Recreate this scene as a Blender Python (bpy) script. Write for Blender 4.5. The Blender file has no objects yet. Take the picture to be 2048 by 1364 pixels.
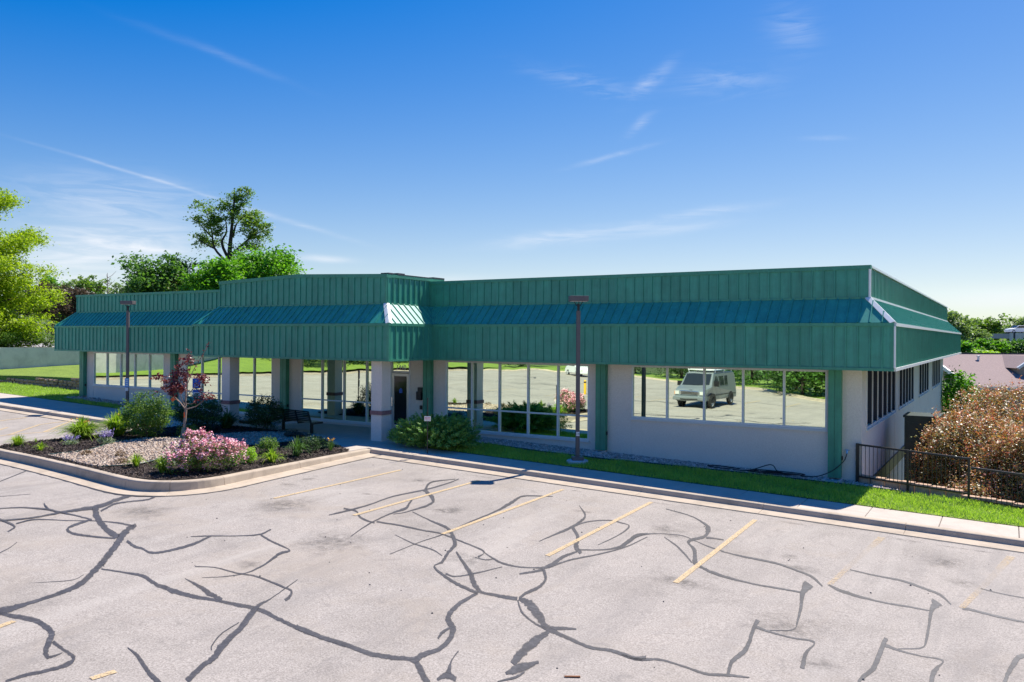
import bpy, bmesh, math, random
import numpy as np
from mathutils import Vector, Matrix

random.seed(7)
RNG = np.random.default_rng(11)
SC = bpy.context.scene
COL = SC.collection
R = math.radians

# ------------------------------------------------------------------ camera
CAMZ = 3.6
cd = bpy.data.cameras.new('camera')
cam = bpy.data.objects.new('camera', cd)
COL.objects.link(cam)
cam.location = (2.607, -23.717, CAMZ)
cam.rotation_euler = (Matrix.Rotation(0.5484, 4, 'Z') @ Matrix.Rotation(math.pi / 2, 4, 'X') @ Matrix.Rotation(0.0062, 4, 'Z')).to_euler()
cd.sensor_width = 36.0
cd.lens = 36.0 * 1627.33 / 2048
cd.shift_y = -7.24 / 2048
cd.clip_start = 0.1
cd.clip_end = 6000
SC.camera = cam

# ------------------------------------------------------------------ light
SUN_EL, SUN_AZ = R(52.8), R(75.6)          # azimuth from +X towards +Y
SV = Vector((math.cos(SUN_EL) * math.cos(SUN_AZ), math.cos(SUN_EL) * math.sin(SUN_AZ), math.sin(SUN_EL)))
sl = bpy.data.lights.new('sun', 'SUN')
sl.energy = 4.0
sl.angle = R(0.53)
sl.color = (1.0, 0.945, 0.855)
so = bpy.data.objects.new('sun', sl)
COL.objects.link(so)
so.rotation_euler = SV.to_track_quat('Z', 'Y').to_euler()

SC.view_settings.view_transform = 'Standard'
SC.view_settings.look = 'None'
SC.view_settings.exposure = 0.92
SC.view_settings.gamma = 1.0
SC.view_settings.use_curve_mapping = False
SC.cycles.max_bounces = 8
SC.cycles.diffuse_bounces = 4
SC.cycles.glossy_bounces = 4
SC.cycles.transparent_max_bounces = 8


def cam_dir(px, py):
    """sky direction seen at a place of the photograph (used only to say where the clouds stand in the sky)"""
    a, b = px - 1024, py - 674.76
    r = -0.0062
    u = a * math.cos(r) + b * math.sin(r)
    v = -a * math.sin(r) + b * math.cos(r)
    s, c = math.sin(0.5484), math.cos(0.5484)
    d = Vector((-s + c * u / 1627.33, c + s * u / 1627.33, -v / 1627.33))
    return d.normalized()


def build_world():
    w = bpy.data.worlds.new('World')
    SC.world = w
    w.use_nodes = True
    nt = w.node_tree
    N, L = nt.nodes, nt.links
    N.clear()
    out = N.new('ShaderNodeOutputWorld')
    bg = N.new('ShaderNodeBackground')
    sky = N.new('ShaderNodeTexSky')
    sky.sky_type = 'NISHITA'
    sky.sun_disc = False
    sky.sun_elevation = SUN_EL
    sky.sun_rotation = math.pi / 2 - SUN_AZ
    sky.altitude = 300
    sky.air_density = 1.0
    sky.dust_density = 0.2
    sky.ozone_density = 3.0
    hs = N.new('ShaderNodeHueSaturation')
    hs.inputs['Hue'].default_value = 0.525
    hs.inputs['Saturation'].default_value = 1.94
    hs.inputs['Value'].default_value = 1.0
    # evens out the very bright horizon of the sky model against its zenith
    den = N.new('ShaderNodeVectorMath')
    den.operation = 'MULTIPLY_ADD'
    L.new(sky.outputs[0], den.inputs[0])
    den.inputs[1].default_value = (0.19, 0.19, 0.19)
    den.inputs[2].default_value = (1, 1, 1)
    dv = N.new('ShaderNodeVectorMath')
    dv.operation = 'DIVIDE'
    L.new(sky.outputs[0], dv.inputs[0])
    L.new(den.outputs[0], dv.inputs[1])
    L.new(dv.outputs[0], hs.inputs['Color'])
    tc = N.new('ShaderNodeTexCoord')

    def math_(op, a, b=None, clamp=False):
        m = N.new('ShaderNodeMath')
        m.operation = op
        m.use_clamp = clamp
        for i, x in enumerate((a, b)):
            if x is None:
                continue
            if isinstance(x, (int, float)):
                m.inputs[i].default_value = x
            else:
                L.new(x, m.inputs[i])
        return m.outputs[0]

    # wavy direction for wisps
    nz = N.new('ShaderNodeTexNoise')
    nz.inputs['Scale'].default_value = 9
    nz.inputs['Detail'].default_value = 6
    L.new(tc.outputs['Generated'], nz.inputs['Vector'])
    mp = N.new('ShaderNodeMapping')
    mp.inputs['Scale'].default_value = (2.2, 2.2, 16)
    L.new(tc.outputs['Generated'], mp.inputs['Vector'])
    fine = N.new('ShaderNodeTexNoise')
    fine.inputs['Scale'].default_value = 5.5
    fine.inputs['Detail'].default_value = 9
    fine.inputs['Roughness'].default_value = 0.62
    fine.inputs['Distortion'].default_value = 0.9
    L.new(mp.outputs[0], fine.inputs['Vector'])

    def vdot(vec):
        d = N.new('ShaderNodeVectorMath')
        d.operation = 'DOT_PRODUCT'
        L.new(tc.outputs['Generated'], d.inputs[0])
        d.inputs[1].default_value = vec
        return d.outputs['Value']

    total = None

    def streak(p, q, wid, amp, wob=0.02, ragged=1.0):
        nonlocal total
        a, b = cam_dir(*p), cam_dir(*q)
        m = (a + b).normalized()
        t = (b - a)
        half = t.length / 2
        t = (t - m * t.dot(m)).normalized()
        n = m.cross(t).normalized()
        u = vdot(t)
        v = vdot(n)
        v = math_('ADD', v, math_('MULTIPLY', math_('SUBTRACT', nz.outputs[0], 0.5), wob * 2))
        eu = math_('DIVIDE', u, half)
        ev = math_('DIVIDE', v, wid)
        r2 = math_('ADD', math_('MULTIPLY', eu, eu), math_('MULTIPLY', ev, ev))
        g = math_('POWER', 2.718, math_('MULTIPLY', r2, -1.2))
        front = math_('GREATER_THAN', vdot(m), 0.0)
        g = math_('MULTIPLY', g, front)
        if ragged > 0:
            k = math_('MULTIPLY', math_('SUBTRACT', fine.outputs[0], 0.40), 4.2, True)
            k = math_('ADD', math_('MULTIPLY', k, ragged), 1 - ragged)
            g = math_('MULTIPLY', g, k)
        g = math_('MULTIPLY', g, amp)
        total = g if total is None else math_('ADD', total, g)

    streak((80, 305), (420, 400), 0.0018, 0.30, 0.003, 0.5)          # contrail, left
    streak((420, 400), (700, 485), 0.0032, 0.30, 0.005, 0.6)
    streak((280, 60), (560, 165), 0.0045, 0.10, 0.008, 0.6)
    streak((40, 400), (420, 410), 0.022, 0.34, 0.02, 0.8)            # cirrus sheets, left
    streak((0, 500), (420, 480), 0.030, 0.50, 0.012, 0.6)
    streak((160, 497), (390, 513), 0.0045, 0.40, 0.004, 0.3)
    streak((-60, 560), (330, 545), 0.030, 0.50, 0.012, 0.5)
    streak((590, 520), (700, 526), 0.004, 0.5, 0.004, 0.2)
    streak((1060, 130), (1270, 185), 0.011, 0.20, 0.022, 1.0)        # wisps, right
    streak((1255, 190), (1335, 120), 0.008, 0.34, 0.018, 0.95)
    streak((1330, 160), (1540, 150), 0.014, 0.18, 0.025, 1.0)
    streak((1250, 265), (1300, 228), 0.006, 0.26, 0.012, 0.9)
    streak((1150, 330), (1290, 290), 0.0032, 0.28, 0.006, 0.7)
    streak((1540, 20), (1620, 80), 0.022, 0.16, 0.03, 1.0)
    streak((990, 490), (1230, 462), 0.009, 0.36, 0.010, 0.8)
    streak((1180, 462), (1500, 405), 0.006, 0.32, 0.008, 0.8)
    streak((1240, 470), (1450, 438), 0.006, 0.26, 0.006, 0.5)
    streak((1600, 268), (1700, 268), 0.003, 0.14, 0.005, 0.8)
    streak((1850, 590), (2300, 575), 0.014, 0.55, 0.004, 0.2)
    streak((760, 565), (980, 560), 0.006, 0.35, 0.005, 0.4)
    tot = math_('MINIMUM', total, 0.85)
    mix = N.new('ShaderNodeMix')
    mix.data_type = 'RGBA'
    L.new(tot, mix.inputs[0])
    L.new(hs.outputs[0], mix.inputs[6])
    mix.inputs[7].default_value = (3.4, 3.5, 3.7, 1)
    L.new(mix.outputs[2], bg.inputs['Color'])
    bg.inputs['Strength'].default_value = 0.15
    L.new(bg.outputs[0], out.inputs[0])


build_world()

# ------------------------------------------------------------------ helpers
MATS = {}


def new_mat(name):
    m = bpy.data.materials.new(name)
    m.use_nodes = True
    nt = m.node_tree
    nt.nodes.clear()
    o = nt.nodes.new('ShaderNodeOutputMaterial')
    b = nt.nodes.new('ShaderNodeBsdfPrincipled')
    nt.links.new(b.outputs[0], o.inputs[0])
    MATS[name] = m
    return m, nt, b, o


def noise(nt, scale, detail=4, rough=0.6, vec=None, dist=0.0):
    n = nt.nodes.new('ShaderNodeTexNoise')
    n.inputs['Scale'].default_value = scale
    n.inputs['Detail'].default_value = detail
    n.inputs['Roughness'].default_value = rough
    n.inputs['Distortion'].default_value = dist
    if vec is not None:
        nt.links.new(vec, n.inputs['Vector'])
    return n.outputs[0]


def ramp(nt, fac, stops):
    r = nt.nodes.new('ShaderNodeValToRGB')
    e = r.color_ramp.elements
    while len(e) < len(stops):
        e.new(0.5)
    for i, (p, c) in enumerate(stops):
        e[i].position = p
        e[i].color = (*c, 1)
    nt.links.new(fac, r.inputs[0])
    return r.outputs[0]


def mixc(nt, fac, a, b, mode='MIX'):
    m = nt.nodes.new('ShaderNodeMix')
    m.data_type = 'RGBA'
    m.blend_type = mode
    for i, x in ((0, fac), (6, a), (7, b)):
        if isinstance(x, (int, float)):
            m.inputs[i].default_value = x
        elif isinstance(x, tuple):
            m.inputs[i].default_value = (*x, 1)
        else:
            nt.links.new(x, m.inputs[i])
    return m.outputs[2]


def coords(nt, kind='Object'):
    return nt.nodes.new('ShaderNodeTexCoord').outputs[kind]


def world_pos(nt):
    return nt.nodes.new('ShaderNodeNewGeometry').outputs['Position']


def bump(nt, b, h, strength=0.3, dist=0.02):
    n = nt.nodes.new('ShaderNodeBump')
    n.inputs['Strength'].default_value = strength
    n.inputs['Distance'].default_value = dist
    nt.links.new(h, n.inputs['Height'])
    nt.links.new(n.outputs[0], b.inputs['Normal'])


def simple(name, col, rough=0.6, metal=0.0, var=0.12, scale=6, bmp=0.0, bscale=60, spec=0.5):
    m, nt, b, o = new_mat(name)
    v = world_pos(nt)
    n = noise(nt, scale, 5, 0.65, v)
    lo = tuple(max(0, c * (1 - var)) for c in col)
    hi = tuple(min(1, c * (1 + var)) for c in col)
    nt.links.new(ramp(nt, n, [(0.3, lo), (0.7, hi)]), b.inputs['Base Color'])
    b.inputs['Roughness'].default_value = rough
    b.inputs['Metallic'].default_value = metal
    b.inputs['Specular IOR Level'].default_value = spec
    if bmp:
        bump(nt, b, noise(nt, bscale, 4, 0.7, v), bmp, 0.01)
    return m


def leafmat(name, cols, trans=0.35, rough=0.5, tcol=None, spec=0.35, gain=1.7):
    m, nt, b, o = new_mat(name)
    g = nt.nodes.new('ShaderNodeNewGeometry')
    st = [(i / max(1, len(cols) - 1), tuple(min(0.9, v * gain) for v in c)) for i, c in enumerate(cols)]
    c = ramp(nt, g.outputs['Random Per Island'], st)
    big = noise(nt, 0.9, 3, 0.6, g.outputs['Position'])
    c = mixc(nt, 0.45, c, ramp(nt, big, [(0.3, (0.62, 0.66, 0.6)), (0.7, (1.1, 1.1, 1.0))]), 'MULTIPLY')
    nt.links.new(c, b.inputs['Base Color'])
    b.inputs['Roughness'].default_value = rough
    b.inputs['Specular IOR Level'].default_value = spec
    t = nt.nodes.new('ShaderNodeBsdfTranslucent')
    if tcol is None:
        tcol = (1.2, 1.3, 0.5)
    tc_ = mixc(nt, 1.0, c, tcol, 'MULTIPLY')
    nt.links.new(tc_, t.inputs['Color'])
    ms = nt.nodes.new('ShaderNodeMixShader')
    ms.inputs[0].default_value = trans
    nt.links.new(b.outputs[0], ms.inputs[1])
    nt.links.new(t.outputs[0], ms.inputs[2])
    nt.links.new(ms.outputs[0], o.inputs[0])
    return m


class MB:
    """collects boxes, prisms, tubes; build() makes ONE mesh object"""

    def __init__(s):
        s.v, s.f = [], []

    def add(s, vs, fs):
        n = len(s.v)
        s.v += [tuple(v) for v in vs]
        s.f += [tuple(i + n for i in f) for f in fs]
        return s

    def box(s, x0, x1, y0, y1, z0, z1):
        vs = [(x0, y0, z0), (x1, y0, z0), (x1, y1, z0), (x0, y1, z0), (x0, y0, z1), (x1, y0, z1), (x1, y1, z1), (x0, y1, z1)]
        return s.add(vs, [(0, 3, 2, 1), (4, 5, 6, 7), (0, 1, 5, 4), (1, 2, 6, 5), (2, 3, 7, 6), (3, 0, 4, 7)])

    def rbox(s, c, ax, ay, az):
        """box by centre and three half-axis vectors"""
        c, ax, ay, az = map(Vector, (c, ax, ay, az))
        vs = [c + ax * i + ay * j + az * k for k in (-1, 1) for j, i in ((-1, -1), (-1, 1), (1, 1), (1, -1))]
        return s.add(vs, [(0, 3, 2, 1), (4, 5, 6, 7), (0, 1, 5, 4), (1, 2, 6, 5), (2, 3, 7, 6), (3, 0, 4, 7)])

    def beam(s, a, b, w, h, up=(0, 0, 1)):
        a, b = Vector(a), Vector(b)
        d = (b - a)
        t = d.normalized()
        sd = t.cross(Vector(up))
        if sd.length < 1e-5:
            sd = t.cross(Vector((1, 0, 0)))
        sd.normalize()
        u = sd.cross(t).normalized()
        return s.rbox((a + b) / 2, sd * w / 2, t * d.length / 2, u * h / 2)

    def tube(s, pts, rad, n=8, cap=True):
        pts = [Vector(p) for p in pts]
        if isinstance(rad, (int, float)):
            rad = [rad] * len(pts)
        base = len(s.v)
        prev = None
        for i, p in enumerate(pts):
            t = (pts[min(i + 1, len(pts) - 1)] - pts[max(i - 1, 0)])
            t = t.normalized() if t.length > 1e-9 else Vector((0, 0, 1))
            if prev is None:
                a = t.orthogonal().normalized()
            else:
                a = (prev - t * prev.dot(t))
                a = a.normalized() if a.length > 1e-6 else t.orthogonal().normalized()
            prev = a
            b = t.cross(a)
            for k in range(n):
                w = 2 * math.pi * k / n
                s.v.append(tuple(p + (a * math.cos(w) + b * math.sin(w)) * rad[i]))
        for i in range(len(pts) - 1):
            for k in range(n):
                k2 = (k + 1) % n
                s.f.append((base + i * n + k, base + i * n + k2, base + (i + 1) * n + k2, base + (i + 1) * n + k))
        if cap:
            s.f.append(tuple(base + k for k in reversed(range(n))))
            e = base + (len(pts) - 1) * n
            s.f.append(tuple(e + k for k in range(n)))
        return s

    def prism(s, poly, axis, a, b):
        """poly: 2D outline; axis 'x','y','z' extrusion from a to b"""
        def mk(p, t):
            return {'x': (t, p[0], p[1]), 'y': (p[0], t, p[1]), 'z': (p[0], p[1], t)}[axis]
        n = len(poly)
        vs = [mk(p, a) for p in poly] + [mk(p, b) for p in poly]
        fs = [tuple(reversed(range(n))), tuple(range(n, 2 * n))] + [(i, (i + 1) % n, n + (i + 1) % n, n + i) for i in range(n)]
        return s.add(vs, fs)

    def lathe(s, prof, c=(0, 0, 0), n=16):
        base = len(s.v)
        for r, z in prof:
            for k in range(n):
                w = 2 * math.pi * k / n
                s.v.append((c[0] + r * math.cos(w), c[1] + r * math.sin(w), c[2] + z))
        for i in range(len(prof) - 1):
            for k in range(n):
                k2 = (k + 1) % n
                s.f.append((base + i * n + k, base + i * n + k2, base + (i + 1) * n + k2, base + (i + 1) * n + k))
        return s

    def mesh(s, name, mat=None, smooth=False):
        me = bpy.data.meshes.new(name)
        me.from_pydata(s.v, [], s.f)
        bm = bmesh.new()
        bm.from_mesh(me)
        bmesh.ops.recalc_face_normals(bm, faces=bm.faces)
        bm.to_mesh(me)
        bm.free()
        if mat:
            me.materials.append(MATS[mat])
        if smooth:
            for p in me.polygons:
                p.use_smooth = True
        return me

    def build(s, name, mat, parent=None, smooth=False, bevel=0):
        o = bpy.data.objects.new(name, s.mesh(name, mat, smooth))
        COL.objects.link(o)
        if parent is not None:
            o.parent = parent
        if bevel:
            md = o.modifiers.new('bevel', 'BEVEL')
            md.width = bevel
            md.segments = 2
            md.limit_method = 'ANGLE'
        return o


def inst(name, me, parent, loc=(0, 0, 0), rot=(0, 0, 0)):
    o = bpy.data.objects.new(name, me)
    COL.objects.link(o)
    o.parent = parent
    o.location = loc
    o.rotation_euler = rot
    return o


def tag(o, label, cat, group=None):
    o['label'] = label
    o['category'] = cat
    if group:
        o['group'] = group
    return o


def thing(name, label, cat, loc=(0, 0, 0), rz=0, group=None):
    o = bpy.data.objects.new(name, None)
    o.empty_display_size = 0.2
    COL.objects.link(o)
    o.location = loc
    o.rotation_euler = (0, 0, rz)
    return tag(o, label, cat, group)


def struct(o, label=None):
    o['kind'] = 'structure'
    if label:
        o['label'] = label
    return o


def stuff(o, label=None, cat=None):
    o['kind'] = 'stuff'
    if label:
        o['label'] = label
    if cat:
        o['category'] = cat
    return o


def fast_mesh(name, V, F, mat):
    """V (n,3), F (m,k) numpy"""
    me = bpy.data.meshes.new(name)
    V = np.ascontiguousarray(V, dtype=np.float32)
    F = np.ascontiguousarray(F, dtype=np.int32)
    m, k = F.shape
    me.vertices.add(len(V))
    me.vertices.foreach_set('co', V.ravel())
    me.loops.add(m * k)
    me.loops.foreach_set('vertex_index', F.ravel())
    me.polygons.add(m)
    me.polygons.foreach_set('loop_start', np.arange(0, m * k, k, dtype=np.int32))
    me.update(calc_edges=True)
    if mat:
        me.materials.append(MATS[mat])
    return me


def fast_obj(name, V, F, mat, parent=None):
    o = bpy.data.objects.new(name, fast_mesh(name, V, F, mat))
    COL.objects.link(o)
    if parent is not None:
        o.parent = parent
    return o


def unit(a):
    return a / (np.linalg.norm(a, axis=1, keepdims=True) + 1e-9)


def leaf_arrays(P, size, up=0.5, aspect=0.55, axis=None, fold=0.25):
    """a small folded leaf (4 corners) at every point"""
    n = len(P)
    nr = RNG.normal(size=(n, 3))
    nr[:, 2] = np.abs(nr[:, 2]) + up * 1.5
    nr = unit(nr)
    if axis is None:
        t = RNG.normal(size=(n, 3))
    else:
        t = axis + RNG.normal(size=(n, 3)) * 0.35
    t = unit(t - nr * np.sum(t * nr, axis=1, keepdims=True))
    b = np.cross(nr, t)
    sz = (size * RNG.uniform(0.65, 1.3, n))[:, None]
    V = np.empty((n, 4, 3))
    V[:, 0] = P - t * sz * 0.5
    V[:, 1] = P + b * sz * aspect * 0.5 + nr * sz * fold * 0.5
    V[:, 2] = P + t * sz * 0.5
    V[:, 3] = P - b * sz * aspect * 0.5 + nr * sz * fold * 0.5
    F = np.arange(n * 4).reshape(n, 4)
    return V.reshape(-1, 3), F


def clump_points(lobes, nclump, rad, per, shell=0.55, flat=0.7):
    """clumps spread through lobes [(cx,cy,cz,rx,ry,rz)], leaves gathered round each clump"""
    L = np.array(lobes, float)
    vol = L[:, 3] * L[:, 4] * L[:, 5]
    k = RNG.choice(len(L), nclump, p=vol / vol.sum())
    d = unit(RNG.normal(size=(nclump, 3)))
    r = RNG.uniform(shell ** 2, 1.0, nclump) ** 0.5
    c = L[k, :3] + d * r[:, None] * L[k, 3:]
    cr = rad * RNG.uniform(0.55, 1.35, nclump)
    n = RNG.poisson(per, nclump) + 2
    idx = np.repeat(np.arange(nclump), n)
    p = RNG.normal(size=(len(idx), 3)) * 0.55
    p[:, 2] *= flat
    return c[idx] + p * cr[idx][:, None], c


# ---- levels (world z; the paving under the entrance canopy is 0)
def zw(x):
    return -0.03 * max(0.0, x + 15) + 0.03 * max(0.0, min(-27 - x, 25))


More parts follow.
